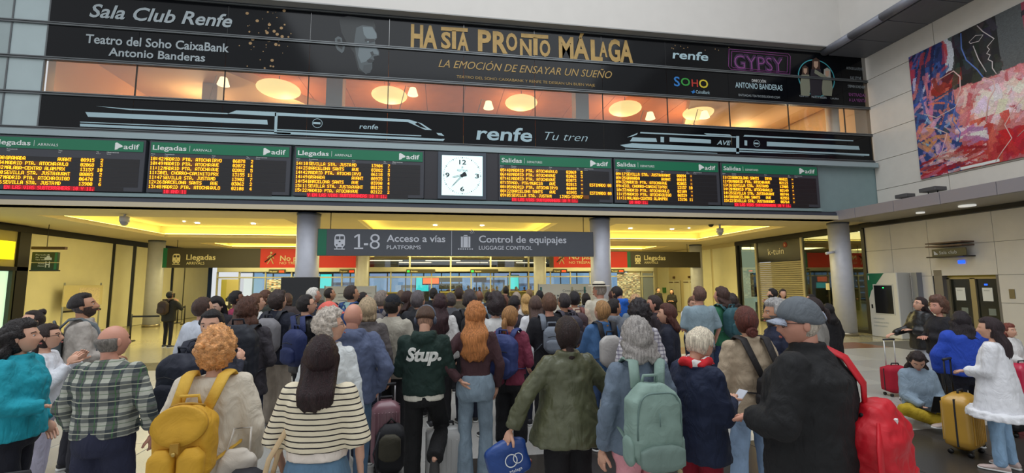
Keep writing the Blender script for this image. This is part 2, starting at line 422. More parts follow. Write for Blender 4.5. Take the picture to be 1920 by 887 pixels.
for q in ([(827, 50), (877, 53), (877, 60), (827, 57)], [(847.5, 57), (855, 57.5), (855, 92), (847.5, 91.5)], [(977, 62.5), (1028, 66), (1028, 73), (977, 70)], [(1000, 70), (1008, 71), (1008, 103.5), (1000, 103)]):
    c = M(); polyY(c, q, 14.31); c.build('lettering', GOLD, B_)
tY('lettering', 'LA EMOCIÓN DE ENSAYAR UN SUEÑO', GOLD, B_, 822, 125.5, 1147, 14, shear=.35, bold=.0)
tY('lettering', 'TEATRO DEL SOHO CAIXABANK Y RENFE TE DESEAN UN BUEN VIAJE', GOLD, B_, 856, 146, 1115, 5)
tY('lettering', 'renfe', SKYB, B_, 1261, 109, 1328, 15, bold=.02, shear=.1)
NEON = mat('neon_pink_print', (136, 66, 132), 0.5); NEOND = mat('neon_dark_print', (52, 20, 62), 0.5)
tY('lettering', 'GYPSY', NEOND, B_, 1376, 129, 1470, 27, Y=14.313, bold=.05)
tY('lettering', 'GYPSY', NEON, B_, 1378, 128, 1468, 25, bold=-.022)
c = M()
for d in (0, 5):
    Q = [(1367+d, 92+d*.8), (1478-d, 101+d*.8), (1482-d, 106), (1481-d, 139-d*.7), (1370+d, 130-d*.6), (1366+d, 124)]
    P = [onY(x, y, 14.31) for x, y in Q]
    c.tube([(p[0], 14.312, p[1]) for p in P+[P[0]]], 0.012, 4)
c.build('neon_frame', NEON, B_)
for s, x, y, xr, h, m in (('DIRECCIÓN', 1410, 153.5, 1436, 5, WHT), ('ANTONIO BANDERAS', 1379, 164, 1467, 10, SKYB), ('ENTRADAS TEATRODELSOHO.COM', 1385, 180, 1462, 4, SALA),
                          ('S', 1264, 161, 1275, 17, mat('print_blue', (30, 110, 180))), ('O', 1277, 160, 1294, 14, mat('print_green', (40, 140, 50))), ('H', 1297, 162, 1309, 13, mat('print_red', (170, 40, 30))),
                          ('O', 1311, 164, 1328, 15, mat('print_yellow', (200, 180, 40))), ('CaixaBank', 1305, 175, 1331, 6, SKYB), ('GIPSY', 1499, 181, 1517, 3, SALA), ('MARTA RIBERA', 1522, 183.5, 1550, 4, SALA), ('LAURA', 1558, 186, 1573, 3, SALA),
                          ('ARTHUR LAURENTS', 1587, 130, 1619, 5, SALA), ('JULE STYNE', 1594, 148, 1615, 5, SALA), ('STEPHEN SONDHEIM', 1590, 164, 1622, 5, SALA), ('ENTRADAS', 1592, 180, 1624, 6, NEON), ('A LA VENTA', 1592, 190, 1624, 6, NEON)):
    tY('lettering', s, m, B_, x, y, xr, h, bold=.015 if h > 6 else 0)
# small star logo
c = M(); polyY(c, [(1295, 172), (1299, 170.5), (1302, 168), (1302, 171), (1304, 173), (1301, 174), (1299, 176), (1298, 173.5)], 14.308); c.build('star_logo', mat('print_blue', (30, 110, 180)), B_)
# profile portrait print
def tone(v): return mat('portrait_tone_%d' % v, (v, int(v*1.12), int(v*1.16)), 0.5)
def portrait(tn, pts, Y): c = M(); polyY(c, pts, Y); c.build('portrait_print', tone(tn), B_)
portrait(34, [(636, 34), (652, 30), (700, 36), (704, 50), (700, 90), (690, 120), (688, 138), (672, 132), (664, 100), (650, 80), (640, 60)], 14.322)
portrait(70, [(668, 52), (680, 47), (699, 50), (706, 62), (707, 71), (703, 76), (704, 84), (711, 97), (711, 104), (700, 106), (702, 112), (698, 118), (698, 128), (694, 136), (686, 139), (674, 128), (668, 105), (664, 80)], 14.320)
portrait(104, [(680, 50), (698, 51), (706, 64), (706, 71), (700, 74), (688, 72), (682, 64)], 14.318)
portrait(98, [(674, 84), (690, 82), (703, 86), (710, 99), (709, 103), (700, 101), (694, 108), (686, 116), (677, 118), (671, 104)], 14.317)
portrait(40, [(684, 73), (702, 73), (703, 77), (694, 80), (684, 77)], 14.316)
portrait(110, [(688, 77.5), (692, 77), (691, 80), (688, 79.5)], 14.315)
portrait(44, [(694, 98), (699, 96), (701, 102), (697, 105)], 14.315)
portrait(38, [(688, 113), (694, 110), (701, 113), (700, 117), (690, 117)], 14.315)
portrait(58, [(682, 122), (697, 120), (696, 132), (688, 138), (680, 132)], 14.316)
portrait(74, [(628, 72), (634, 68), (641, 71), (642, 80), (647, 86), (645, 96), (641, 100), (632, 93), (628, 84)], 14.318)
portrait(30, [(632, 74), (638, 73), (639, 80), (643, 87), (641, 93), (634, 88)], 14.316)
# gold dust sparks printed on the film
SP = mat('spark_print', (150, 120, 80)); c = M(); rr = random.Random(3)
for k in range(46):
    px, py = rr.gauss(512, 22), rr.uniform(18, 128)
    x, z = onY(px, py, 14.32); r = rr.choice((.012, .018, .03, .05)); ring(c, (x, 14.318, z), (1, 0, 0), (0, 0, 1), 0.001, r, 8)
for k in range(14):
    x, z = onY(rr.uniform(1250, 1370), rr.uniform(76, 95), 14.32); ring(c, (x, 14.318, z), (1, 0, 0), (0, 0, 1), 0.001, .02, 8)
tag(c.build('spark_dots', SP, B_), kind='stuff')
# the cast print inside a teal neon ring
x, z = onY(1531, 146, 14.31); c = M(); ring(c, (x, 14.312, z), (1, 0, 0), (0, 0, 1), 0.74, 0.78, 40, .93); c.build('neon_ring', mat('neon_teal_print', (60, 150, 160)), B_)
SKN = mat('print_skin', (170, 140, 118)); CLO = mat('print_cloth_pale', (120, 122, 104)); CLD = mat('print_cloth_dark', (34, 30, 38)); HRD = mat('print_hair', (60, 40, 30)); HRB = mat('print_hair_pale', (150, 150, 140))
for bx, by, s, hm, cm in ((1510, 132, .8, HRD, CLO), (1551, 137, .85, HRB, CLO), (1530, 120, 1.0, HRD, CLD)):
    c = M(); polyY(c, [(bx-9*s, by+10*s), (bx+9*s, by+10*s), (bx+12*s, by+34*s), (bx+10*s, 180), (bx-10*s, 179), (bx-12*s, by+30*s)], 14.306 if s < 1 else 14.304); c.build('cast_print', cm, B_)
    c = M(); polyY(c, [(bx-7*s, by-8*s), (bx, by-12*s), (bx+7*s, by-7*s), (bx+8*s, by+10*s), (bx-8*s, by+10*s)], 14.303); c.build('cast_print', hm, B_)
    c = M(); polyY(c, [(bx-4*s, by-5*s), (bx+4*s, by-5*s), (bx+4*s, by+4*s), (bx, by+9*s), (bx-4*s, by+4*s)], 14.300); c.build('cast_print', SKN, B_)
c = M(); polyY(c, [(1528, 130), (1545, 140), (1552, 146), (1549, 150), (1527, 137)], 14.299); c.build('cast_print', CLO, B_)

# the train drawings
def tp(pts, nm='train_drawing', m=SKYB, Y=14.318): c = M(); polyY(c, pts, Y); c.build(nm, m, bt)
tp([(521, 211), (640, 217.5), (766, 224), (790, 231), (810, 244), (797, 243.5), (765, 229), (640, 222.5), (521, 217)])
tp([(427, 213), (443, 207), (518, 210), (518, 218)]); tp([(180, 199), (248, 204), (427, 212), (427, 214), (245, 206.5)])
tp([(160, 210), (501, 225), (502, 233.5), (165, 219)]); tp([(515.5, 211), (521, 211), (519, 250), (514, 250)])
tp([(150, 228), (514, 243.5), (514, 245), (150, 229.5)]); tp([(150, 232), (545, 249), (545, 253), (150, 237)])
tp([(519, 242), (640, 247), (790, 254), (790, 255.5), (519, 244)]); tp([(519, 246), (834, 260.5), (831, 264.5), (640, 256.5), (519, 251)])
tp([(818, 249), (828, 250), (833, 255), (822, 253.5)], m=SKYB); tp([(783, 229), (800, 241), (788, 238), (778, 232)], m=FILM, Y=14.314)
tp([(790, 256.3), (829, 259), (828, 260.5), (790, 258)], m=FILM, Y=14.314)
c = M()
for (px, py, r) in ((595, 231, .15), (1419, 269, .13)):
    x, z = onY(px, py, 14.31); ring(c, (x, 14.316, z), (1, 0, 0), (0, 0, 1), r-.015, r, 28); c.box(x-r*.8, 14.314, z-.03, x+r*.6, 14.318, z+.03)
c.build('round_logo', SKYB, bt)
tp([(1163, 272), (1185, 268.5), (1345, 276), (1630, 289), (1630, 292.5), (1345, 284), (1200, 278), (1172, 276)])
tp([(1181, 265), (1186, 257.5), (1230, 259), (1232, 266)]); tp([(1238.6, 256.5), (1245, 257), (1245, 267), (1238.6, 266.5)])
tp([(1255.5, 257.5), (1333, 262), (1333, 269), (1255.5, 265.5)]); tp([(1201, 247.5), (1380, 256), (1380, 258), (1200, 250)])
tp([(1176, 257.5), (1196, 249), (1194, 252.5), (1183, 256.5)]); tp([(1380.5, 255), (1386, 255), (1386, 288), (1380.5, 288)])
tp([(1396, 263), (1401, 263.5), (1401, 273), (1396, 272.5)]); tp([(1438, 265.6), (1610, 274), (1612, 281), (1438, 274)])
tp([(1320, 250), (1368, 252), (1372, 255), (1325, 252.5)]); tp([(1396, 253), (1435, 255), (1600, 263), (1600, 265), (1394, 256)])
tp([(1172, 279), (1345, 287), (1345, 288), (1172, 280.3)]); tp([(1386, 281), (1620, 291.5), (1620, 293), (1386, 282.5)])
tY('lettering', 'renfe', SKYB, bt, 893, 261, 998, 24, bold=.02, shear=.1)
tY('lettering', 'Tu tren', SKYB, bt, 1022, 262, 1102, 15, shear=.35, bold=-.01)
tY('lettering', 'renfe', SKYB, bt, 674, 241, 709, 8.5, bold=.01, shear=.1)
tY('lettering', 'AVE', SKYB, bt, 1344, 271, 1371, 8, bold=.02, shear=.3)
# ---------------------------------------------------------------- arrival and departure boards (dot matrix)
FONT = {'0':'3E5149453E','1':'00427F4000','2':'4261514946','3':'2141454B31','4':'1814127F10','5':'2745454539','6':'3C4A494930','7':'0171090503','8':'3649494936','9':'064949291E',
 ':':'0036360000','-':'0808080808','.':'0060600000','/':'2010080402','A':'7E1111117E','B':'7F49494936','C':'3E41414122','D':'7F4141221C','E':'7F49494941','F':'7F09090901','G':'3E4149497A',
 'H':'7F0808087F','I':'00417F4100','J':'2040413F01','K':'7F08142241','L':'7F40404040','M':'7F020C027F','N':'7F0408107F','O':'3E4141413E','P':'7F09090906','Q':'3E4151215E','R':'7F09192946',
 'S':'4649494931','T':'01017F0101','U':'3F4040403F','V':'1F2040201F','W':'3F4038403F','X':'6314081463','Y':'0708700807','Z':'6151494543'}
AMB = mat('led_amber', (255, 182, 30), emit=1.9); LRED = mat('led_red', (255, 40, 60), emit=1.5)
AMBG = mat('led_amber_glow', (112, 62, 8), emit=0.12); REDG = mat('led_red_glow', (170, 6, 22), emit=0.35)  # glow around the LED letters, put into faintly lit coloured patches
BFR = mat('board_frame', (58, 60, 68), 0.45); SLOT = mat('board_slot', (24, 22, 26), 0.4)
BGR = mat('board_header_green', (14, 112, 78), 0.4)
def dots(c, s, x, z, h, adv, Y):
    d = h/7.0; w = adv/6.0
    for ch in s:
        g = FONT.get(ch)
        if g:
            for k in range(5):
                b = int(g[2*k:2*k+2], 16); r = 0
                while r < 7:
                    if b >> r & 1:
                        e = r
                        while e < 7 and b >> e & 1: e += 1
                        c.box(x+k*w, Y, z+h-e*d+d*.08, x+(k+.92)*w, Y+.006, z+h-r*d-d*.08); r = e
                    r += 1
        x += adv
def board(i, x0, label, title, sub, cap2, rows, red, redx):
    W = 3.83; YB = 14.10; z0, z1 = 4.60, 6.12
    t = empty('display_board', (x0, YB, z0), 0, label, 'board', 'train departure and arrival boards')
    H = z1-z0; L = lambda a, b, c_, d, e, f, n, m, bv=0: M().box(a, b, c_, d, e, f).build(n, m, t, bv)
    L(0, 0, 0, W, 0.18, H, 'frame', BFR, .01)
    L(.05, -.012, H-.36, W-.05, 0, H-.05, 'header', BGR)
    Xv, Zv = (1, 0, 0), (0, 0, 1)
    text('lettering', title, WHT, t, (.10, -.016, H-.275), Xv, Zv, .88 if title == 'Llegadas' else .66, .135, bold=.015)
    xx = 1.12 if title == 'Llegadas' else .90
    L(xx-.06, -.016, H-.29, xx-.052, -.012, H-.12, 'divider', WHT)
    text('lettering', sub, WHT, t, (xx+.03, -.016, H-.275), Xv, Zv, .50, .07)
    text('lettering', 'adif', WHT, t, (3.28, -.016, H-.285), Xv, Zv, .40, .14, bold=.015)
    c = M(); c.prism([(3.06, H-.32), (3.06, H-.12), (3.10, H-.10), (3.25, H-.19), (3.25, H-.23), (3.16, H-.26), (3.13, H-.30)], 1, -.016, -.012); c.build('triangle_logo', WHT, t)
    c = M()
    for s, x in (('Hora', .06), (cap2, .42), ('Tren', 1.66), ('Vía', 2.60), ('Observaciones', 2.86)): textmesh(c, s, (x, -.004, H-.41), Xv, Zv, None, .035)
    for s, x in (('Time', .06), ('Origin' if cap2[0] == 'P' else 'Destination', .42), ('Train', 1.66), ('Platform', 2.60), ('Remarks', 2.86)): textmesh(c, s, (x, -.004, H-.455), Xv, Zv, None, .022)
    tag(c.build('captions', WHT, t), kind='stuff')
    n = len(rows); top = H-.58-(0.11 if n == 6 else 0)
    P = .136; ad = .0685; h = .098
    for r, (tm, de, ty, nu, vi, ob) in enumerate(rows):
        z = top-r*P
        L(.05, -.004, z-.018, W-.12, 0, z+h+.012, 'row_slot', SLOT)
        g = M()
        for a, nn in ((.06, len(tm)), (.42, len(de)), (1.67, len(ty)), (2.24, len(nu)), (2.80-.0685*len(vi), len(vi)), (3.03, len(ob))):
            if nn and (a < 3 or ob): g.box(a-.008, -.007, z-.012, a+nn*ad, -.004, z+h+.010)
        tag(g.build('led_glow', AMBG, t), kind='stuff')
        c = M()
        for s, a in ((tm, .06), (de, .42), (ty, 1.67), (nu, 2.24 if len(nu) < 6 else 2.0), (vi, 2.80-.0685*len(vi)), (ob, 3.03)): dots(c, s, a, z, h, ad, -.013)
        tag(c.build('led_text', AMB, t), kind='stuff')
    z = top-n*P
    L(.42, -.004, z-.018, 3.35, 0, z+h+.012, 'row_slot', SLOT)
    g = M(); g.box(redx-.02, -.007, z-.012, redx+len(red)*.066, -.004, z+h+.01); tag(g.build('led_glow', REDG, t), kind='stuff')
    c = M(); dots(c, red, redx, z, h, .066, -.013); tag(c.build('led_text', LRED, t), kind='stuff')
MPA, SSJ, BS, LV = 'MADRID PTA. ATOCHA', 'SEVILLA STA. JUSTA', 'BARCELONA SANTS', 'EN LAS VIAS SUBTERRANEAS 10 Y 11.'
R_ = lambda s: [tuple(x.split('|')) for x in s.replace('$M', MPA).replace('$S', SSJ).replace('$B', BS).split(';')]
board(0, -12.26, 'arrivals board at the far left, cut by the frame, six rows', 'Llegadas', 'ARRIVALS', 'Procedencia', R_('09:00|GRANADA|AVANT|08915|2|;09:34|$M|AVLO|02068|3|;09:42|MALAGA-CENTRO ALAM|PRX|13157|10|;10:00|$S|AVANT|08085|2|;10:17|$M|OUIGO|06478|1|;10:26|$S|MD|13900|6|'), LV, .46)
board(1, -8.33, 'second arrivals board from the left, first row 10:42', 'Llegadas', 'ARRIVALS', 'Procedencia', R_('10:42|$M|IRYO|06078|2|;10:49|$M|AVE|02072|4|;11:12|$M|AVE|02082|5|;11:30|EL CHORRO-CAMINITO|PRX|13155|11|;11:47|$S|MD|13902|7|;12:26|$B|AVE|03062|2|;13:48|$M|AVLO|02108|4|'), '10 AND 11', .46)
board(2, -4.40, 'arrivals board directly left of the square clock, first row 14:10', 'Llegadas', 'ARRIVALS', 'Procedencia', R_('14:10|$S|MD|13904|7|;14:23|$B|AVE|03882|3|;14:42|$M|IRYO|06118|5|;14:49|GRANADA|AVANT|08935|1|;14:54|$B|AVE|03990|4|;15:11|$S|AVANT|08125|1|;15:22|$M|AVE|02122|2|'), 'Y '+LV, .42)
board(3, 1.77, 'departures board directly right of the square clock, first row 05:48', 'Salidas', 'DEPARTURES', 'Destino', R_('05:48|$M|AVLO|02069|5|;06:48|$M|AVE|02063|3|;07:41|$M|AVE|02073|-|;07:55|MAD. PTA/MURCIA|AVE|02813|-|ESTIMADO 08;08:05|$M|IRYO|06089|-|;08:22|$B|AVE|03993|-|ESTIMADO 08;09:05|$S|M|13903/38903|7|'), LV, .44)
board(4, 5.66, 'middle departures board with first row 09:17', 'Salidas', 'DEPARTURES', 'Destino', R_('09:17|$S|AVANT|08094|-|;09:25|GRANADA|AVANT|08815|-|;09:32|$M|AVE|02083|-|;09:43|EL CHORRO-CAMINITO|PRX|13157|10|;10:33|$M|AVLO|02109|-|;11:15|$M|OUIGO|06529|-|;11:31|MALAGA-CENTRO ALAM|PRX|13156|11|'), '10 AND 11.', .50)
board(5, 9.55, 'rightmost departures board with first row 11:33', 'Salidas', 'DEPARTURES', 'Destino', R_('11:33|$B|IRYO|06021|-|;11:58|$M|AVE|02123|-|;13:26|$S|MD|13905|7|;14:20|$M|AVLO|02149|-|;14:25|$S|AVANT|08744|-|;14:50|$B|AVE|02553|-|;15:22|$S|AVANT|08764|-|'), LV, .46)
tag(box('board_housing', DARK, wf, -0.56, 14.14, 4.60, 1.76, 14.3, 6.14))

# ---------------------------------------------------------------- the square clock
cl = empty('wall_clock', (0.615, 14.08, 5.36), 0, 'square backlit station clock between the arrivals and departures boards', 'clock')
box('frame', mat('clock_frame', (66, 76, 88), 0.4), cl, -.76, 0, -.76, .76, .08, .76, bevel=.01)
box('clock_face', mat('clock_glow', (206, 238, 238), emit=0.80), cl, -.64, -.012, -.64, .64, 0, .64)
INK = mat('clock_ink', (28, 38, 44), 0.5)
c = M(); c2 = M()
for k in range(60):
    a = 2*PI*k/60; r0, r1, w = (.55, .61, .014) if k % 5 == 0 else (.565, .605, .004)
    if k % 5 == 0: r0, r1 = .56, .60
    d = Vector((math.sin(a), 0, math.cos(a))); n = Vector((math.cos(a), 0, -math.sin(a))); q = Vector((0, -.016, 0))
    c.add([q+d*r0-n*w, q+d*r0+n*w, q+d*r1+n*w, q+d*r1-n*w], [(0, 1, 2, 3)])
c.build('tick_marks', INK, cl)
for s, x, z, w in (('12', -.10, .36, .22), ('3', .40, -.07, .13), ('6', -.065, -.50, .13), ('9', -.53, -.07, .13)):
    text('numeral', s, INK, cl, (x, -.016, z), (1, 0, 0), (0, 0, 1), w, .14, bold=.02)
text('lettering', 'FESTINA', INK, cl, (-.16, -.016, .13), (1, 0, 0), (0, 0, 1), .33, .065); text('lettering', 'F', INK, cl, (-.02, -.016, .22), (1, 0, 0), (0, 0, 1), .05, .07)
def hand(L, ang, w, Y):
    c = M(); a = math.radians(ang); d = Vector((math.sin(a), 0, math.cos(a))); n = Vector((math.cos(a), 0, -math.sin(a))); q = Vector((0, Y, 0))
    c.add([q-d*.14-n*.04, q-d*.14+n*.04, q+d*.05+n*.05, q+d*.05-n*.05], [(0, 1, 2, 3)])
    for s in (-1, 1): c.add([q+d*.05+n*s*w, q+d*.05+n*s*(w-.012), q+d*L*.75+n*s*(w*.6-.01), q+d*L, q+d*L*.75+n*s*w*.7], [(0, 1, 2, 3, 4)])
    c.build('hand', INK, cl)
hand(.34, 259, .03, -.02); hand(.52, 222, .022, -.024)

# ---------------------------------------------------------------- arcade: ceiling with coffers, columns, side walls
cei = M()
cof = [(-12.55, -5.28, 16.15, 22.9), (-2.9, 4.25, 16.1, 22.9), (6.5, 13.75, 16.2, 22.6), (-12.55, -5.28, 25.9, 29.6), (-2.9, 4.25, 25.9, 29.6), (6.5, 13.75, 25.6, 29.6)]
xs = sorted({WL, WR+.3}|{c_[0] for c_ in cof}|{c_[1] for c_ in cof}); ysx = [14.1, 16.15, 22.8, 25.8, 29.6, 33.6]
for i in range(len(xs)-1):
    for j in range(5):
        if j in (1, 3) and i in (1, 3, 5): continue
        cei.box(xs[i], ysx[j], ZC, xs[i+1], ysx[j+1], 4.32)
ce = cei.build('ceiling', CEIL, None); tag(ce, kind='structure')
for i in range(3):
    x0, x1 = cof[i][:2]
    for j, (y0, y1) in enumerate(((16.15, 22.8), (25.8, 29.6))):
        c = M(); e = .45; zt = 4.72
        c.box(x0-e, y0-e, zt, x1+e, y1+e, zt+.06)
        c.box(x0-e, y0-e, 4.32, x0-e+.03, y1+e, zt); c.box(x1+e-.03, y0-e, 4.32, x1+e, y1+e, zt); c.box(x0-e, y0-e, 4.32, x1+e, y0-e+.03, zt); c.box(x0-e, y1+e-.03, 4.32, x1+e, y1+e, zt)
        c.build('coffer', COFF, ce)
        c = M(); c.box(x0-.25, y0-.25, 4.325, x0-.17, y1+.25, 4.36); c.box(x1+.17, y0-.25, 4.325, x1+.25, y1+.25, 4.36); c.box(x0-.1, y0-.25, 4.325, x1+.1, y0-.17, 4.36); c.box(x0-.1, y1+.17, 4.325, x1+.1, y1+.25, 4.36)
        c.build('cove_strip', STRIP, ce)
k = 0
for px, py in ((370, 418), (475, 419), (816, 422), (904, 422.5), (1182, 428), (1260, 429.5), (1292, 427.5), (345, 415)):
    x, y_ = onZ(px, py, 4.71); r = .09 if px not in (1292, 345) else .045
    o = M().cyl(x, y_, 4.69, 4.719, r, 16).build('downlight', DOWN, None)
    tag(o, ('small round bright downlight set in the coffer, %s' % ('left of the leftmost big downlight', )) if px == 345 else 'round bright downlight set in the lit ceiling coffers' if r > .05 else 'small round downlight at the right end of the right coffer', 'ceiling light', 'downlights in the coffers' if r > .05 else None)
GX = [-13.85, -4.12, 5.38, 14.76]
cl_ = {(0, 0): None, (1, 0): 'tall grey steel column left of the big platforms sign', (2, 0): 'tall grey steel column right of the big platforms sign', (3, 0): 'tall grey steel column by the shuttered shop at the right',
       (0, 1): 'farther round column at the left, beside the left arrivals sign', (1, 1): 'farther yellow-lit pillar behind the left part of the platforms sign', (2, 1): 'farther yellow-lit pillar right of the gates', (3, 1): 'farther round column at the right end of the right arrivals sign'}
for (i, j), lb in cl_.items():
    if lb is None: continue
    t = empty('column', (GX[i], 14.85 if j == 0 else 24.6, 0), 0, lb, 'column')
    M().cyl(0, 0, 0.12, ZC, .34, 40).build('shaft', COLM, t)
    M().cyl(0, 0, 0, .12, .36, 40).build('base_ring', mat('brushed_base', (150, 140, 120), .3, .7), t)
    M().cyl(0, 0, ZC-.07, ZC-.002, .355, 40).build('top_ring', BEAM, t)

wl = box('wall_left', BLACK, None, WL-.3, 14.3, 0, WL-.02, 33, ZC+.2); tag(wl, kind='structure')
def lpan(y0, y1, z0=0.0, z1=3.92): M().box(WL-.03, y0+.02, z0+.01, WL+.01, y1-.02, z1).build('panel', YWALL, wl, .003)
for y0, y1 in ((19.2, 23.55), (23.75, 24.95), (25.2, 28.3), (28.55, 29.6), (29.7, 32.4)): lpan(y0, y1)
# left shop front with lit white pane and yellow sign
t = empty('shop_entrance', (WL, 16.6, 0), 0, 'dark framed glass shop entrance with pale lit pane at far left edge', 'shop front')
box('frame', BLACK, t, 0, 2.1, 0, .12, 2.55, 4.0); box('frame', BLACK, t, 0, -2.2, 2.52, .12, 2.55, 2.66); box('frame', BLACK, t, 0, -2.2, 3.92, .14, 2.55, 4.12)
box('pane', mat('lit_shop_pane', (196, 232, 208), emit=.75), t, .0, -2.2, 0.1, .03, 1.93, 2.50)
box('fascia', mat('fascia_olive', (170, 158, 100), .6), t, .0, -2.2, 2.66, .03, 2.1, 3.92)
box('door_post', mat('door_post_green', (36, 44, 32), .5), t, 0, 1.9, 0, .16, 2.0, 2.52)
tag(box('yellow_sign', mat('yellow_lightbox', (250, 232, 30), emit=.85), None, WL+.15, 16.0, 2.90, WL+.22, 18.42, 3.54), 'plain bright yellow lightbox sign at the far left edge', 'sign')
# hanging direction sign on the left wall: taxi and hotel
t = empty('direction_sign', (-14.2, 18.5, 0), 0, 'small black and green direction sign with taxi and letter H at left', 'sign')
x0, z0 = onY(57, 506, 18.5); x1, z1 = onY(109, 473, 18.5); X0 = -14.2
for z0_, z1_ in ((z1-.36, z1), (z0, z1-.38)):
    M().box(x0-X0, 0, z0_, x1-X0, .1, z1_).build('panel', mat('sign_dark_green', (18, 44, 34), .4), t, .004)
    M().box(x1-X0-.09, -.004, z0_+.01, x1-X0-.01, 0, z1_-.01).build('green_edge', GREEN, t)
box('bracket', mat('bracket_rust', (70, 44, 34), .5), t, x0-X0-.05, 0, z1+.1, x1-X0+.2, .12, z1+.2); box('bracket', BLACK, t, x0-X0-.05, .02, z0-.05, x1-X0+.05, .1, z0)
M().tube([((x0+x1)/2-X0, .05, z1+.2), ((x0+x1)/2-X0, .05, ZC)], .012, 6).build('hanger', BLACK, t)
text('lettering', 'H', TXT, t, (x1-X0-.36, -.006, z0+.09), (1, 0, 0), (0, 0, 1), .14, .20, bold=.02)
c = M()
for i, s in enumerate(('Parada', 'de taxis', 'Taxi rank')): textmesh(c, s, (x0-X0+.12, -.006, z1-.12-i*.085), (1, 0, 0), (0, 0, 1), .34, .05)
for i, s in enumerate(('Hotel', 'Hotel')): textmesh(c, s, (x0-X0+.22, -.006, z0+.2-i*.09), (1, 0, 0), (0, 0, 1), .2, .055)
tag(c.build('lettering', TXT, t), kind='stuff')
c = M(); ox = x1-X0-.40; oz = z1-.28
c.prism([(ox, oz), (ox+.22, oz), (ox+.22, oz+.08), (ox+.17, oz+.09), (ox+.15, oz+.15), (ox+.07, oz+.15), (ox+.05, oz+.09), (ox, oz+.08)], 1, -.008, 0); c.box(ox+.08, -.008, oz+.17, ox+.14, 0, oz+.2); c.build('taxi_icon', TXT, t)
# right glazed shop front with shutter
wr2 = box('wall_arcade_right', mat('wall_far_cream', (196, 182, 140), .7), None, WR, 22.7, 0, WR+.3, 33, ZC+.2); tag(wr2, kind='structure')
ks = empty('shutter_shop', (WR, 15, 0), 0, 'closed shop with slatted roller shutter and black fascia behind the right column', 'shop front')
SHUT = mat('shutter_metal', (158, 150, 128), .5, .1); KF = mat('shop_glass_frame', (168, 160, 138), .45, .1)
Lk = lambda n, m, y0, z0, y1, z1, x0=-.05, x1=.05, bv=0: M().box(x0, y0-15, z0, x1, y1-15, z1).build(n, m, ks, bv)
Lk('fascia', mat('shop_fascia_black', (24, 22, 20), .25), 18.15, 2.96, 21.05, 3.98, .0, .10)
z = 0.02
while z < 2.94:
    M().loft([[(.05, y_-15, z), (.02, y_-15, z+.02), (.0, y_-15, z+.05), (.02, y_-15, z+.085), (.06, y_-15, z+.09)] for y_ in (18.2, 21.0)], smooth=False).build('shutter_slat', SHUT, ks); z += .0975
for y_, w in ((21.05, .12), (18.03, .12)): Lk('frame', KF, y_, 0, y_+w, 3.98, -.06, .1)
for y_, w in ((22.55, .12), (14.98, .13)): Lk('frame', BLACK, y_, 0, y_+w, 4.0, -.08, .1)
Lk('frame', BLACK, 15.0, 3.96, 22.7, 4.16, -.1, .1); Lk('frame', BLACK, 15.1, 0, 22.6, .12, -.04, .1)
SG = glassmat('shop_glass', (.55, .62, .5), .10)
Lk('pane', SG, 21.17, .12, 22.55, 3.96, 0, .012); Lk('pane', SG, 15.11, .12, 18.03, 3.96, 0, .012)
ZZ = (0, -1, 0)
text('lettering', 'k-tuin', mat('shop_lettering', (205, 198, 180), .4), ks, (-.012, 20.25-15, 3.30), ZZ, (0, 0, 1), 1.05, .30, bold=.0)
c = M(); ring(c, (-.012, 19.10-15, 3.72), ZZ, (0, 0, 1), .001, .13, 24); c.build('round_logo', mat('logo_red', (120, 30, 24)), ks); text('lettering', 'k', TXY, ks, (-.018, 19.15-15, 3.66), ZZ, (0, 0, 1), .08, .12)
Lk('notice', mat('paper', (214, 208, 176), .8), 16.28, 1.35, 16.62, 1.92, -.012, -.002); Lk('notice', mat('paper', (214, 208, 176), .8), 16.78, 1.62, 16.96, 1.9, -.012, -.002)
Lk('dark_poster', mat('poster_black', (16, 16, 18), .3), 21.5, 1.2, 22.1, 2.45, .3, .34)
Lk('back_wall', mat('shop_interior_dark', (52, 58, 50), .7), 15.1, 0, 22.6, 4.0, 2.6, 2.7); Lk('shop_ceiling', mat('shop_interior_ceiling', (120, 112, 88), .7), 15.1, 3.9, 22.6, 4.0, .2, 2.6)
Lk('counter', mat('shop_counter', (150, 140, 100), .5), 15.3, 0.1, 17.8, 1.15, 1.2, 1.7); Lk('red_shelf', mat('shop_red', (86, 26, 22), .6), 15.3, 2.5, 18.0, 3.0, 2.3, 2.5); Lk('counter', mat('shop_counter', (150, 140, 100), .5), 21.2, 0.1, 22.5, .9, .8, 1.2)
Lk('display_shelf', mat('shop_shelf', (70, 80, 70), .5), 21.3, 1.1, 22.5, 3.2, 1.9, 2.1)
# back wall pieces at right: cream wall with doors
cb = box('wall_back_right', mat('back_cream', (206, 200, 172), .6), None, 13.75, 32.1, 0, WR, 32.3, ZC+.2); tag(cb, kind='structure')

# ---------------------------------------------------------------- ticket gate screen at the back
GF = mat('gate_frame_metal', (168, 166, 148), .4, .1)
sc = empty('glass_screen', (0, 28, 0), 0, 'long glazed screen with gate doorways under the arrivals signs', 'glass screen')
xa, xb = -12.55, 13.72
M().box(xa, -.10, 2.72, xb, .10, 2.98).build('top_rail', GF, sc, .01); M().box(xa, -.06, 2.36, xb, .06, 2.44).build('rail', GF, sc)
M().box(-4.3, -.06, 3.92, 5.4, .06, 4.17).build('rail', GF, sc)
px = [xa, -11.4, -10.0, -8.6, -7.2, -5.8, -4.3, -3.0, -1.8, -.6, .55, 1.8, 3.0, 4.2, 5.4, 6.8, 8.1, 9.4, 10.7, 12.0, 12.9, xb]
for i, x in enumerate(px):
    M().box(x-.035, -.05, 0, x+.035, .05, 2.72).build('post', GF, sc)
    if i+1 < len(px): M().box(x+.035, -.008, .05, px[i+1]-.035, .008, 2.36).build('pane', GLASS, sc)
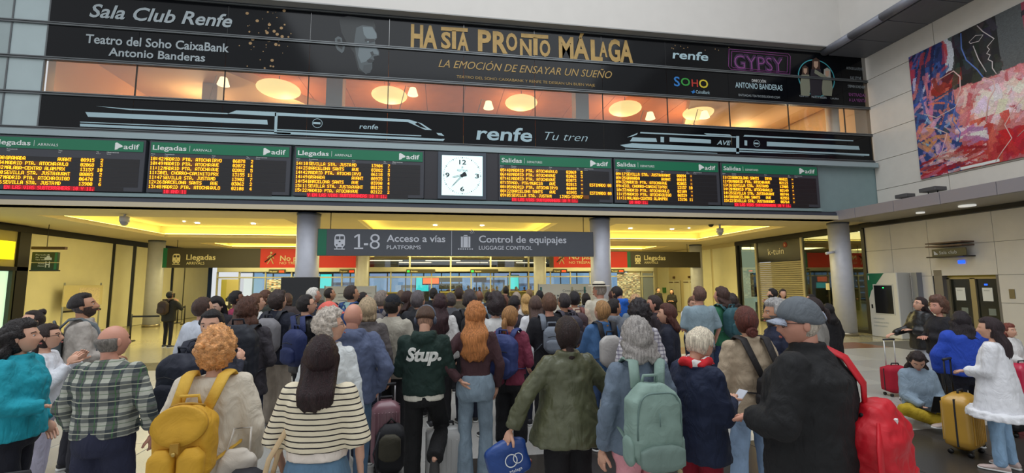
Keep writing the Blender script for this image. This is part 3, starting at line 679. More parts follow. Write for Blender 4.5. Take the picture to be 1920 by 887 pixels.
for i, x in enumerate((-4.3, -1.9, .55, 3.0, 5.4)):
    M().box(x-.05, -.06, 2.98, x+.05, .06, 3.92).build('post', GF, sc)
    if i < 4: M().box(x+.05, -.008, 2.98, [-1.9, .55, 3.0, 5.4][i]-.05, .008, 3.92).build('pane', GLASS, sc)
for i, (pxx, gr) in enumerate(((508, 0), (640, 0), (765, 1), (885, 1), (1040, 0), (1148, 0))):
    x, z = onY(pxx, 509, 27.88); w = .9 if gr == 0 else 1.7
    M().box(x-.1, -.16, 2.63, x-.1+w, -.1, 2.86).build('gate_label', mat('gate_label_dark', (52, 46, 26), .5), sc)
    M().box(x-.05 if gr else x+.45, -.166, 2.68, x+.1 if gr else x+.72, -.16, 2.8).build('gate_arrow', mat('arrow_green_lit', (40, 200, 70), emit=.8) if gr else mat('arrow_red_lit', (230, 60, 30), emit=.8), sc)
    text('lettering', 'Acceso' if gr else 'No pasar', TXY, sc, (x+.16 if gr else x-.05, -.168, 2.7), (1, 0, 0), (0, 0, 1), .4, .09)
# stickers and posters on the screen
for nm, a, b, z0, z1, col in (('poster', 11.2, 12.75, .9, 2.62, 0), ('poster', -12.3, -11.4, .5, 2.3, 1), ('poster', -9.9, -8.3, 1.3, 2.3, 2)):
    n_ = 26; c = M(); cols = []
    rr = random.Random(int(a*10))
    me = bpy.data.meshes.new(nm); vs = []; fs = []; cc = []
    for j in range(n_):
        for i in range(n_//2):
            x0 = a+(b-a)*i/(n_//2); x1 = a+(b-a)*(i+1)/(n_//2); q0 = z0+(z1-z0)*j/n_; q1 = z0+(z1-z0)*(j+1)/n_
            k = len(vs); vs += [(x0, -.07, q0), (x1, -.07, q0), (x1, -.07, q1), (x0, -.07, q1)]; fs.append((k, k+1, k+2, k+3))
            if col == 0: g = rr.choice(((200, 202, 200), (150, 155, 160), (110, 112, 118), (170, 165, 160), (150, 135, 130)))
            elif col == 1:
                g = (176, 170, 90) if i < 4 else (196, 186, 130)
                if abs(i-6.5)**2/12+abs(j-7)**2/30 < 1: g = (40, 44, 50)
                if j in (5, 6, 7) and i in (4, 5, 8, 9): g = (230, 230, 225)
            else: g = rr.choice(((200, 205, 205), (150, 160, 165), (190, 150, 120), (90, 100, 110), (220, 220, 220)))
            cc.append(rgb(g))
    me.from_pydata(vs, [], fs); ca = me.color_attributes.new('Col', 'BYTE_COLOR', 'CORNER')
    ca.data.foreach_set('color', np.repeat(np.array(cc), 4, axis=0).ravel())
    me.materials.append(attrmat('poster_print', .6)); newobj(nm, me, sc)
M().box(12.98, -.03, .4, 13.66, .02, 2.6).build('blue_grey_panel', mat('screen_panel', (112, 122, 138), .5), sc)
# platform concourse beyond: pale rear glazing, kiosks, screens
rear = empty('platform_glazing', (0, 42, 0), 0, 'bright pale glazing of the platforms seen beyond the gates', 'window')
for i in range(22):
    x = -16+i*1.6
    box('post', mat('rear_post', (120, 130, 138), .5), rear, x-.05, 0, 0, x+.05, .08, 6)
for z in (.9, 3.0, 4.4): box('rail', mat('rear_post', (120, 130, 138), .5), rear, -17, 0, z, 18, .08, z+.12)
tag(box('concourse_roof', mat('concourse_roof_grey', (150, 146, 130), .7), None, WL, 32.4, 3.75, WR, 42, 3.9), kind='structure')
tag(box('trim_4', mat('concourse_beam', (84, 86, 84), .6), None, WL, 41.6, 2.95, WR, 42.0, 5.2), kind='structure')
for k, (x, y_) in enumerate(((-5.5, 34.5), (-1.2, 34.5), (3.6, 34.5), (-3.4, 37.5), (1.2, 37.5), (6.2, 37.5))): tag(box('ceiling_strip_light', mat('strip_light', (255, 240, 190), emit=2.2), None, x, y_, 3.70, x+2.6, y_+.18, 3.749), 'long strip light under the concourse roof beyond the gates', 'ceiling light', 'strip lights beyond the gates')
PGL = glassmat('platform_tint', (.50, .68, .84), .05)  # bluish tinted panes added to dim the bright platform view
for i in range(21): box('pane', PGL, rear, -16+i*1.6+.05, .03, 0, -16+(i+1)*1.6-.05, .05, 5)
for k, (x, w_, h_) in enumerate(((-9.5, 3.6, 2.2), (-3.2, 1.8, 1.9), (5.6, 2.4, 2.4), (9.4, 2.0, 2.0))):
    t = empty('platform_kiosk', (x, 47+k, 0), 0, ('wide dark kiosk on the platforms beyond the gates, leftmost', 'small dark kiosk on the platforms beyond the gates', 'tall blue-grey kiosk on the platforms beyond the gates', 'blue-grey kiosk on the platforms, rightmost')[k], 'kiosk')
    box('body', mat('platform_dark_%d' % (k % 2), ((60, 72, 84), (90, 106, 122))[k % 2], .6), t, -w_/2, 0, 0, w_/2, 1.2, h_); box('window', mat('platform_window', (150, 190, 214), .2), t, -w_/2+.2, -.02, 1.2, w_/2-.2, 0, h_-.3)
CY = mat('cyan_screen', (60, 220, 225), emit=.9)
for i, (pxx, pyy, w, lb) in enumerate(((603, 528, .8, 'cyan screen beyond the gates at left, beside the black monitor'), (784, 534, .95, 'cyan screen beyond the gates, left of centre'), (955, 530, .8, 'cyan screen beyond the gates, right of the clock line'), (1187, 0, 0, ''))):
    if not w: continue
    x, z = onY(pxx+8, pyy, 36)
    t = empty('vending_screen', (x, 36, 0), 0, lb, 'screen'); box('cabinet', mat('kiosk_grey', (90, 96, 100), .5), t, -w/2-.05, 0, 0, w/2+.05, .4, z+.62); box('screen', CY, t, -w/2, -.02, z-.5, w/2, 0, z+.55)
x, z = onY(808, 527, 35); t = empty('hanging_display', (x, 35, z), 0, 'orange lit hanging display beyond the gates', 'screen'); box('housing', BLACK, t, -.65, 0, -.3, .65, .15, .3); box('screen', mat('orange_screen', (255, 110, 30), emit=1.2), t, -.58, -.02, -.2, .58, 0, .22); M().tube([(0, .07, .3), (0, .07, 4.9-z)], .02, 6).build('hanger', BLACK, t)
x, z = onY(900, 524, 35); t = empty('hanging_display', (x, 35, z), 0, 'dark hanging display beyond the gates, right of the orange one', 'screen'); box('housing', BLACK, t, -.5, 0, -.22, .5, .15, .22); M().tube([(0, .07, .22), (0, .07, 4.9-z)], .02, 6).build('hanger', BLACK, t)
x, z = onY(845, 530, 29.6); t = empty('notice_stack', (x, 29.6, 0), 0, 'dark slatted stand beyond the gates under the main sign', 'stand')
for k in range(5): box('shelf', mat('stand_dark', (50, 62, 62), .5), t, -.75, 0, .3+k*.45, .75, .3, .65+k*.45)
box('post', BLACK, t, -.04, .1, 0, .04, .2, 2.5)
# gate machines
for i, (pxx, lb, on) in enumerate(((735, 'ticket gate cabinet with red lamp', (255, 50, 40)), (850, 'ticket gate cabinet with green lamp under the main sign', (40, 230, 110)), (980, 'ticket gate cabinet with white-green lamp at right', (190, 250, 200)))):
    x, z = onY(pxx, 552, 27.0)
    t = empty('ticket_gate', (x, 27.0, 0), 0, lb, 'ticket gate')
    M().box(-.75, 0, 0, .75, .5, 1.45).build('cabinet', mat('gate_olive', (92, 88, 50), .4), t, .03); box('top_cap', mat('gate_cap', (150, 142, 90), .4), t, -.78, -.03, 1.45, .78, .53, 1.52)
    M().ell((.45 if i else -.6, -.03, 1.2), (.09, .03, .09), 12, 8).build('lamp', mat('gate_lamp_%d' % i, on, emit=4), t)

# ---------------------------------------------------------------- signs hung in the arcade
sg = empty('overhead_sign', (0, 14.5, 0), 0, 'large grey overhead sign for platforms 1-8 and luggage control', 'sign')
M().box(-3.76, 0, 2.84, 5.02, .12, 3.67).build('panel', GREY, sg, .008)
box('green_edge', GREEN, sg, -3.74, -.004, 2.86, -3.49, 0, 3.65); box('seam', TXT, sg, .30, -.003, 2.86, .312, 0, 3.65)
for x in (-3.4, 4.7): M().tube([(x, .06, 3.67), (x, .06, ZC)], .012, 6).build('hanger', BLACK, sg)
Ys = 14.492
def st(s, x, y, xr, h, m=TXT, P=None, Y=Ys, **k):
    o = tY('lettering', s, m, None, x, y, xr, h, Y=Y, **k); o.parent = P or sg; o.location = (0, -(P or sg).location[1], 0); return o
c = M()
for q in ([(671, 439), (675, 439), (675, 465), (671, 465)], [(664, 464.3), (681, 464.3), (681, 467), (664, 467)], [(664, 443.5), (671, 439), (671, 442.5), (665, 446.5)]):
    P_ = [onY(a_, b_, Ys) for a_, b_ in q]; c.prism(P_, 1, -.012, -.006)
tag(c.build('lettering', TXT, sg), kind='stuff')
st('-', 682, 467, 690, 28); st('8', 693, 467, 712, 28.5, bold=-.01)
st('Acceso a vías', 725, 453, 835, 12.5, bold=.015); st('PLATFORMS', 725, 467, 789, 7, bold=.01)
st('Control de equipajes', 898, 454.5, 1062, 12.5, bold=.015); st('LUGGAGE CONTROL', 898, 468, 998, 7, bold=.01)
def trainicon(parent, px, py0, py1, Y, m, dark):
    x, z1 = onY(px, py0, Y); _, z0 = onY(px, py1, Y); H = z1-z0; W = H*.66; y = Y-parent.location[1]
    c = M(); n = 12; P = []
    for a in range(n+1): t = PI*a/n; P.append((x+W/2*math.copysign(abs(math.cos(t))**.5, math.cos(t)), z0+H*.62+H*.38*abs(math.sin(t))**.7))
    P += [(x-W/2, z0+H*.3), (x-W*.36, z0+H*.16), (x+W*.36, z0+H*.16), (x+W/2, z0+H*.3)]
    c.prism(P, 1, y-.010, y-.004); c.box(x-W*.5, y-.010, z0, x+W*.5, y-.004, z0+H*.06); c.box(x-W*.3, y-.010, z0+H*.05, x-W*.2, y-.004, z0+H*.17); c.box(x+W*.2, y-.010, z0+H*.05, x+W*.3, y-.004, z0+H*.17)
    c.build('train_icon', m, parent)
    c = M()
    for s in (-1, 1): c.box(x+s*W*.05, y-.014, z0+H*.66, x+s*W*.38, y-.008, z0+H*.86); ring(c, (x+s*W*.26, y-.013, z0+H*.3), (1, 0, 0), (0, 0, 1), .001, W*.08, 10)
    c.box(x-W*.08, y-.014, z0+H*.48, x+W*.08, y-.008, z0+H*.56); c.build('icon_windows', dark, parent)
trainicon(sg, 637.5, 439, 468, Ys+.004, TXT, GREY)
c = M(); x, z = onY(873, 467, Ys); W_ = .30
c.box(x-W_/2, -.012, z+.05, x+W_/2, -.006, z+.40); c.box(x-.08, -.012, z+.42, x+.08, -.006, z+.45); c.box(x-.08, -.012, z+.38, x-.06, -.006, z+.45); c.box(x+.06, -.012, z+.38, x+.08, -.006, z+.45)
for k in range(7): c.box(x-.24+k*.072, -.012, z-.02, x-.24+k*.072+.04, -.006, z+.02)
for k in range(3):
    ring_p = [(x+.10+math.cos(a)*(.06+.05*k)+.02, -.01, z+.48+math.sin(a)*(.06+.05*k)) for a in [math.radians(d) for d in (10, 30, 50, 75)]]; c.tube(ring_p, .010, 4)
c.build('suitcase_icon', TXT, sg); c = M(); c.box(x-.09, -.015, z+.06, x-.075, -.011, z+.39); c.box(x+.075, -.015, z+.06, x+.09, -.011, z+.39); c.build('icon_lines', GREY, sg)
# far arrivals signs at the second column row
for side in (0, 1):
    t = empty('arrivals_sign', (0, 24.2, 0), 0, 'dark arrivals sign with red no-trespassing end, left of the platforms sign' if side == 0 else 'dark arrivals sign with red no-trespassing end, right of the platforms sign', 'sign')
    Yf = 24.2; sc_ = Yf/24.6
    X = (lambda p: onY(p, 485, Yf)[0])
    z0, z1 = 2.83, 3.78 if side == 0 else 3.72
    segs = ((305, 313, GREEN), (313, 488, OLIVE), (488, 667, RED)) if side == 0 else ((1031, 1038, OLIVE), (1038, 1176, RED), (1176, 1182, GREEN), (1182, 1313, OLIVE))
    for a, b, m in segs: M().box(X(a), 0, z0, X(b), .1, z1).build('panel', m, t)
    for a in (330, 640) if side == 0 else (1060, 1290): M().tube([(X(a), .05, z1), (X(a), .05, ZC)], .015, 6).build('hanger', BLACK, t)
    Yt = Yf-.01
    f = lambda s, x, y, xr, h, m=TXY, **k: st(s, x, y, xr, h, m, t, Yt, **k)
    if side == 0:
        f('Llegadas', 349, 487, 404, 9.5, bold=.015); f('ARRIVALS', 349, 496, 383, 5); f('No pasar', 525, 489, 583, 9.5, bold=.015); f('NO TRESPASSING', 524, 495.5, 590, 4.5); trainicon(t, 331.5, 476, 496, Yt, TXY, OLIVE); fx = 507
    else:
        f('Llegadas', 1208, 487.5, 1248, 8.5, bold=.015); f('ARRIVALS', 1208, 494.5, 1234, 4); f('No pasar', 1067, 486, 1123, 9.5, bold=.015); f('NO TRESPASSING', 1067, 494.5, 1126, 4.5); trainicon(t, 1195.5, 478, 495, Yt, TXY, OLIVE); fx = 1053
    x, z = onY(fx, 495, Yt); c = M()
    for q in (((0, .48), (-.02, .22)), ((0, .3), (.14, 0)), ((0, .26), (-.14, 0)), ((0, .46), (.16, .26)), ((0, .46), (-.16, .3))): c.tube([(x+q[0][0], -.02, z+q[0][1]), (x+q[1][0], -.02, z+q[1][1])], .022, 6, flat=1)
    c.ell((x+.02, -.02, z+.56), (.055, .02, .055), 10, 8); c.build('walking_icon', TXY, t)
    c = M(); c.tube([(x-.26, -.03, z+.1), (x+.24, -.03, z+.52)], .03, 6); c.build('bar_icon', OLIVE, t)
# black monitor on the stand and white notice boards in the crowd
x0, z1 = onY(527, 520, 13.6); x1, _ = onY(599, 520, 13.6)
t = empty('standing_monitor', ((x0+x1)/2, 13.6, 0), 0, 'large black switched-off screen standing behind the crowd at left', 'screen'); w = (x1-x0)/2
M().box(-w, 0, z1-1.0, w, .09, z1).build('frame', BLACK, t, .01); box('screen', mat('dead_screen', (14, 15, 20), .12), t, -w+.03, -.006, z1-.97, w-.03, 0, z1-.03); box('stand', BLACK, t, -.25, .02, 0, .25, .08, z1-1.1)
for nm, a, b, yp, Y_, lb in (('notice_board', 1010, 1128, 533, 16.2, 'white notice board with drawings and timetable behind the crowd'), ('notice_board', 610, 704, 537, 16.2, 'white notice board behind the crowd, beside the black screen')):
    x0, z1 = onY(a, yp, Y_); x1, _ = onY(b, yp, Y_); t = empty(nm, ((x0+x1)/2, Y_, 0), 0, lb, 'notice board'); w = (x1-x0)/2
    M().box(-w, 0, .15, w, .05, z1).build('panel', mat('notice_white', (228, 230, 230), .6), t, .005)
    box('frame', mat('notice_frame', (160, 165, 165), .4, .4), t, -w-.03, -.01, 0, -w, .06, z1+.02); box('frame', mat('notice_frame', (160, 165, 165), .4, .4), t, w, -.01, 0, w+.03, .06, z1+.02)
    if a > 1000:
        for q, cc in ((-.96, (70, 130, 140)), (.42, (70, 90, 110)), (.02, (190, 190, 170))): box('colour_strip', mat('strip_%d' % cc[0], cc, .6), t, w*q, -.006, .3, w*q+.07, 0, z1-.1)
        c = M()
        for i, s in enumerate(('Consulte horarios', 'y andenes en', 'las pantallas')): textmesh(c, s, (-w*.25, -.006, z1-.28-i*.16), (1, 0, 0), (0, 0, 1), .9, .08)
        for k in range(3): c.tube([(-w*.62+k*.13, -.01, z1-.75), (-w*.62+k*.13, -.01, z1-.5)], .03, 6); c.ell((-w*.62+k*.13, -.01, z1-.42), (.035, .01, .035), 8, 6)
        tag(c.build('print', mat('notice_ink', (90, 100, 110), .6), t), kind='stuff')
        c = M()
        for k in range(7): c.box(w*.25, -.006, z1-.4-k*.11, w*.33, 0, z1-.33-k*.11); c.box(w*.5, -.006, z1-.4-k*.2, w*.85, 0, z1-.39-k*.2)
        c.build('timetable', mat('notice_gold', (180, 160, 90), .6), t)
    else:
        c = M()
        for k in range(8):
            c.box(-w*.5, -.006, z1-.25-k*.12, w*.85, 0, z1-.235-k*.12)
        tag(c.build('print', mat('notice_ink', (90, 100, 110), .6), t), kind='stuff')
# cameras
def dome(px, py, Y, lb, s=1.0, hx=0):
    x, z = onY(px, py, Y); t = empty('security_camera', (x, Y, z), 0, lb, 'security camera')
    W = mat('camera_white', (198, 198, 205), .35); M().cyl(0, 0, .0, .16*s, .13*s, 20).build('housing', W, t); M().ell((0, 0, -.01), (.105*s, .105*s, .12*s), 18, 12).build('dome', mat('dome_grey', (160, 162, 172), .15), t)
    M().cyl(0, 0, .16*s, max(.2, ZC-z), .035, 10).build('stem', W, t)
dome(233, 416, 15.6, 'white dome camera under the left ceiling coffer'); dome(1350, 436, 15.9, 'white dome camera hanging below the right ceiling coffer')
x, z = onY(1333, 421, 15.9); t = empty('security_camera', (x, 15.9, z), 0, 'small black ball camera beside the right dome camera', 'security camera'); M().ell((0, 0, 0), (.10, .10, .10), 14, 10).build('ball', BLACK, t); M().cyl(0, 0, .05, ZC-z, .03, 8).build('stem', BLACK, t)
t = empty('security_camera', (15.0-.55, 14.75, 3.0), 0, 'white bullet camera fixed to the right column', 'security camera'); M().tube([(-.42, -.05, .0), (-.05, 0, .06)], .05, 12).build('housing', mat('camera_white', (198, 198, 205), .35), t); M().tube([(-.1, 0, .05), (.0, 0, .12)], .03, 8).build('bracket', WHT, t)
# spotlights standing on the balcony
for px, py, lb, k in ((1697, 370, 'small floodlight on the balcony edge, nearer the corner', .8), (1749, 358, 'larger floodlight with grille on the balcony right of the small one', 1.0)):
    y_, z = onX(px, py, 15.0); t = empty('floodlight', (15.0, y_, 4.31), 0, lb, 'floodlight'); h = z-4.31
    for s in (-1, 1): M().tube([(0, s*.10*k, 0), (0, s*.14*k, h)], .015, 6).build('bracket', BLACK, t)
    b = M().box(-.22*k, -.24*k, h-.02, .22*k, .24*k, h+.10).build('housing', mat('flood_grey', (82, 82, 84), .5), t, .01)
# ---------------------------------------------------------------- right wall things: kiosk, lift, signs, switch
GL = mat('kiosk_white', (205, 203, 196), .4)
kt = empty('information_kiosk', (WR-.3, 13.95, 0), 0, 'white information kiosk with black screen and green corner by the right wall', 'kiosk')
M().box(-.30, -.55, 0, .25, .55, 2.26).build('body', GL, kt, .02)
c = M(); c.prism([(.548, 2.25), (.548, 1.30), (.42, 1.62), (-.1, 2.25)], 0, -.306, -.301); c.build('green_corner', GREEN, kt)
text('lettering', 'i', WHT, kt, (-.312, .50, 2.02), (0, -1, 0), (0, 0, 1), .045, .16, bold=.03)
box('screen_frame', mat('kiosk_bezel', (190, 190, 184), .4), kt, -.312, -.40, .80, -.302, .34, 1.86); box('screen', mat('dead_screen', (14, 15, 20), .12), kt, -.318, -.36, .84, -.31, .30, 1.82)
M().ell((-.32, -.05, 1.74), (.006, .03, .02), 8, 6).build('green_led', mat('led_green', (30, 220, 90), emit=4), kt)
c = M()
for i, (s, w_) in enumerate((('Informacion', .40), ('Consulte aqui su tren', .55), ('Information', .5))): textmesh(c, s, (-.306, .42, .62-i*.13), (0, -1, 0), (0, 0, 1), w_, .06)
tag(c.build('lettering', SALA, kt), kind='stuff'); box('side_slot', BLACK, kt, -.306, .40, 1.0, -.30, .46, 1.14)
tag(box('wall_post', mat('post_grey', (130, 134, 144), .4, .3), None, WR-.25, 13.02, 0, WR-.04, 13.20, 2.25), 'grey metal upright beside the information kiosk', 'post')
lf = empty('lift_door', (WR, 11.85, 0), 0, 'lift with dark glass doors and pinned notices on the right wall', 'lift')
SS = mat('lift_steel', (150, 140, 112), .35, .5)
Ll = lambda n, m, y0, z0, y1, z1, x0, x1: M().box(x0, y0, z0, x1, y1, z1).build(n, m, lf)
Ll('header', mat('lift_header_yellow', (196, 176, 70), .5), -.88, 2.08, .55, 2.30, .18, .24); Ll('jamb', mat('lift_jamb', (120, 116, 116), .4, .4), .55, 0, .80, 2.32, -.03, .4)
Ll('frame', SS, -.88, 2.02, .55, 2.08, .12, .24)
for y0, y1 in ((.47, .55), (-.24, -.10), (-.88, -.84)): Ll('frame', SS, y0, 0, y1, 2.05, .12, .24)
DG = mat('lift_dark_glass', (26, 30, 24), .15)
for y0, y1 in ((-.10, .47), (-.84, -.24)): Ll('door', DG, y0, 0.02, y1, 2.02, .18, .22)
for yc, z in ((.22, 1.55), (-.50, 1.55)):
    Ll('notice', WHT, yc-.13, z-.2, yc+.13, z+.2, .172, .18)
    o = text('lettering', 'AVISO', INK, lf, (.17, yc+.09, z+.1), (0, -1, 0), (0, 0, 1), .15, .03)
    Ll('wheelchair_sticker', mat('sticker_grey', (120, 130, 124), .5), yc-.16, z-.62, yc+.02, z-.42, .174, .18)
Ll('call_screen', mat('blue_lit', (30, 90, 255), emit=1.5), -.52, 1.82, -.44, 1.87, .17, .18)
Ll('sensor', mat('sensor_orange', (214, 160, 100), .5), -.22, 2.24, -.08, 2.32, .14, .18)
tag(box('lift_indicator', mat('blue_lit', (30, 90, 255), emit=1.5), None, WR-.06, 11.70, 2.50, WR-.03, 11.88, 2.60), 'small blue lit floor indicator above the lift', 'indicator')
tag(box('call_button_plate', mat('brass_plate', (120, 112, 92), .4, .6), None, WR-.045, 10.55, 1.45, WR-.03, 10.68, 1.72), 'small metal plate on the wall right of the lift', 'plate')
t = empty('club_sign', (WR, 12.0, 0), 0, 'small dark hanging club sign with shelf-like bracket above the lift', 'sign')
Lc = lambda n, m, y0, z0, y1, z1, x0, x1: M().box(x0, y0, z0, x1, y1, z1).build(n, m, t)
Lc('panel', mat('club_panel', (84, 82, 62), .4), -.55, 2.74, .42, 2.98, -.30, -.26)
for z, m in ((3.14, mat('bracket_rust2', (96, 76, 64), .5)), (3.04, mat('bracket_rust2', (96, 76, 64), .5)), (2.70, BLACK)): Lc('bracket', m, -.60, z, .45, z+.04, -.5, -.02)
text('lettering', 'Sala club', TXT, t, (-.305, .20, 2.81), (0, -1, 0), (0, 0, 1), .5, .10); c = M(); c.prism([(.36, 2.80), (.36, 2.93), (.25, 2.83), (.25, 2.80)], 0, -.306, -.30); c.build('triangle_logo', TXT, t)
# far details on the right arcade wall: door pairs with push bars and a green box
for k, (y0, y1) in enumerate(((26.75, 28.30), (28.75, 30.25))):
    t = empty('service_doors', (WR-.03, (y0+y1)/2, 0), 0, 'cream double door with push bars on the far right wall, %s' % ('nearer pair' if k == 0 else 'farther pair'), 'door'); w = (y1-y0)/2
    for s in (-1, 1):
        M().box(-.03, 0.01*s, 0.02, .0, s*w, 2.12).build('door', mat('service_door', (206, 200, 172), .5), t, .004)
        M().tube([(-.08, s*.12, 2.0), (-.08, s*(w-.1), 2.0)], .025, 6).build('push_bar', mat('bar_brown', (96, 70, 50), .5), t)
    box('lamp_bracket', mat('bar_brown', (96, 70, 50), .5), t, -.12, -.05, 2.25, 0, .05, 2.4)
for y0, y1 in ((22.75, 24.9), (25.1, 26.7), (30.3, 32.0)): M().box(WR-.03, y0, .01, WR+.01, y1, 3.96).build('panel', YWALL, wr2, .003)
tag(box('first_aid_box', mat('box_green', (60, 120, 60), .5), None, WR-.12, 30.75, 1.25, WR-.031, 31.15, 1.62), 'small green box on the far right wall beside the service doors', 'box')
# ---------------------------------------------------------------- people: one builder
BAKE = []
_tx = {}
def tex(scale, kind='CLOUDS'):
    if scale not in _tx:
        t = bpy.data.textures.new('folds', kind); t.noise_scale = scale; t.noise_depth = 2; t.noise_type = 'SOFT_NOISE' if scale != .11 else 'HARD_NOISE'; _tx[scale] = t
    return _tx[scale]
def remeshed(name, c, m, parent, vox, smooth=4, disp=0.0, dscale=.12, mid=.4, extra=None):
    o = c.build(name, m, parent)
    r = o.modifiers.new('r', 'REMESH'); r.mode = 'VOXEL'; r.voxel_size = vox; r.use_smooth_shade = True
    s = o.modifiers.new('s', 'SMOOTH'); s.factor = .5; s.iterations = smooth
    if disp:
        d = o.modifiers.new('d', 'DISPLACE'); d.texture = tex(dscale); d.strength = disp; d.mid_level = mid; d.texture_coords = 'GLOBAL'
        s2 = o.modifiers.new('s2', 'SMOOTH'); s2.factor = .4; s2.iterations = 1
    BAKE.append((o, extra)); return o
def bake_all():
    bpy.context.view_layer.update()
    dg = bpy.context.evaluated_depsgraph_get(); out = []
    for o, extra in BAKE:
        out.append(bpy.data.meshes.new_from_object(o.evaluated_get(dg), depsgraph=dg))
    for (o, extra), me in zip(BAKE, out):
        o.modifiers.clear()
        if extra is not None and extra.v:
            n = len(me.vertices); bm = bmesh.new(); bm.from_mesh(me)
            vs = [bm.verts.new(v) for v in extra.v]
            for f in extra.f:
                try: g = bm.faces.new([vs[i] for i in f]); g.smooth = True
                except ValueError: pass
            bm.to_mesh(me); bm.free()
        me.name = o.name
        if not me.materials: me.materials.append(o.data.materials[0])
        o.data = me
def cloth(c, rough=.85, sheen=.0, metal=0, kind=''):
    return mat('cloth_%d_%d_%d%s' % (c[0], c[1], c[2], kind), c, rough, metal, noise=.10, nscale=7, bump=.55, bscale=7, stretch=(1.5, 1.5, .75), sheen=sheen, fold=1.6, bdist=.035)
def denim(c): return mat('denim_%d_%d' % (c[0], c[2]), c, .85, noise=.22, nscale=9, bump=.55, bscale=9, stretch=(1.3, 1.3, .7), fold=1.2, bdist=.03)
def hairmat(c, curly=False):
    return mat('hair_%d_%d_%d%s' % (*c, 'c' if curly else ''), tuple(min(255, int(v*1.12+6)) for v in c), .42, noise=.42, nscale=42 if curly else 16, bump=1.0, bscale=90 if curly else 40, stretch=None if curly else (6, 6, .5), spec=.45, bdist=.012, fold=.6 if curly else .25)
def skinmat(c): return mat('skin_%d_%d' % (c[0], c[2]), c, .5, noise=.06, nscale=14, bump=.05, bscale=80)
SK = {'f': (214, 164, 138), 't': (190, 138, 108), 'd': (118, 78, 58), 'r': (206, 148, 126), 'p': (226, 184, 162)}
def stripes(name, base, ink, freq, width, horizontal=True, plaid=None):
    if name in _mats: return _mats[name]
    m = mat(name, base, .85, bump=.3, bscale=30); nt = m.node_tree; b = nt.nodes['Principled BSDF']
    tc = nt.nodes.new('ShaderNodeTexCoord'); sp = nt.nodes.new('ShaderNodeSeparateXYZ'); nt.links.new(tc.outputs['Object'], sp.inputs[0])
    def band(out, fr, w, ph=0.0):
        a = nt.nodes.new('ShaderNodeMath'); a.operation = 'MULTIPLY_ADD'; a.inputs[1].default_value = fr; a.inputs[2].default_value = 50+ph; nt.links.new(out, a.inputs[0])
        f = nt.nodes.new('ShaderNodeMath'); f.operation = 'FRACT'; nt.links.new(a.outputs[0], f.inputs[0])
        g = nt.nodes.new('ShaderNodeMath'); g.operation = 'LESS_THAN'; g.inputs[1].default_value = w; nt.links.new(f.outputs[0], g.inputs[0]); return g.outputs[0]
    def over(prev, c, fac, k):
        mx = nt.nodes.new('ShaderNodeMix'); mx.data_type = 'RGBA'
        sc = nt.nodes.new('ShaderNodeMath'); sc.operation = 'MULTIPLY'; sc.inputs[1].default_value = k; nt.links.new(fac, sc.inputs[0])
        nt.links.new(sc.outputs[0], mx.inputs[0]); mx.inputs[7].default_value = rgb(c)
        if prev is None: mx.inputs[6].default_value = rgb(base)
        else: nt.links.new(prev, mx.inputs[6])
        return mx.outputs[2]
    if plaid:
        cur = None
        for (ax, fr, w, ph, c, k) in plaid: cur = over(cur, c, band(sp.outputs[ax], fr, w, ph), k)
    else: cur = over(None, ink, band(sp.outputs[2 if horizontal else 0], freq, width), 1)
    nt.links.new(cur, b.inputs['Base Color']); return m

def sph(n=32, k=24):
    vs = [(0, 0, -1)]; fs = []
    for i in range(1, k):
        a = -PI/2+PI*i/k
        for j in range(n): vs.append((math.cos(a)*math.sin(2*PI*j/n), math.cos(a)*math.cos(2*PI*j/n), math.sin(a)))
    vs.append((0, 0, 1)); L = len(vs)-1
    for j in range(n): fs.append((0, 1+(j+1) % n, 1+j)); fs.append((L, L-n+j, L-n+(j+1) % n))
    for i in range(k-2):
        for j in range(n): fs.append((1+i*n+j, 1+i*n+(j+1) % n, 1+(i+1)*n+(j+1) % n, 1+(i+1)*n+j))
    return np.array(vs), fs
SPH = {0: sph(40, 30), 1: sph(26, 20), 2: sph(16, 12)}
def skull(u):
    x, y, z = u[:, 0].copy(), u[:, 1].copy(), u[:, 2].copy()
    t = np.clip(-z, 0, 1)
    X = x*.077*(1-.26*t**1.6); Y = np.where(y > 0, y*.093*(1-.04*t), y*.102*(1-.52*t)); Z = np.where(z > 0, z*.112, z*.122)
    Y += .010*t*(y > -.2)
    return np.stack([X, Y, Z], 1)
def facepts(u):
    P = skull(u); x, y, z = P.T; f = (u[:, 1] > 0)*np.clip(u[:, 1]*3, 0, 1); ax = np.abs(x)
    E = lambda a, s, b, q: np.exp(-(a/s)**2-(b/q)**2)
    d = .024*E(x, .0125, z+.036, .015)+.014*E(x, .009, z+.012, .018)-.010*E(ax-.031, .015, z-.002, .012)+.005*E(ax-.027, .02, z-.024, .009)
    d += .007*E(x, .022, z+.066, .009)-.004*E(x, .02, z+.0675, .003)+.009*E(x, .02, z+.100, .014)+.005*E(ax-.042, .016, z+.028, .02)+.004*E(ax-.011, .006, z+.04, .007)
    P[:, 1] += d*f
    return P
class Fig: pass
def Rh(f, p):          # head-frame point -> person frame
    v = f.hm @ Vector((p[0]*f.hs, p[1]*f.hs, p[2]*f.hs)); return v+f.hc
def limb(c, pts, rad, n=12):
    c.tube(pts, rad, n)
    for p, r in zip(pts, rad): c.ell(p, (r, r, r), n, 8)
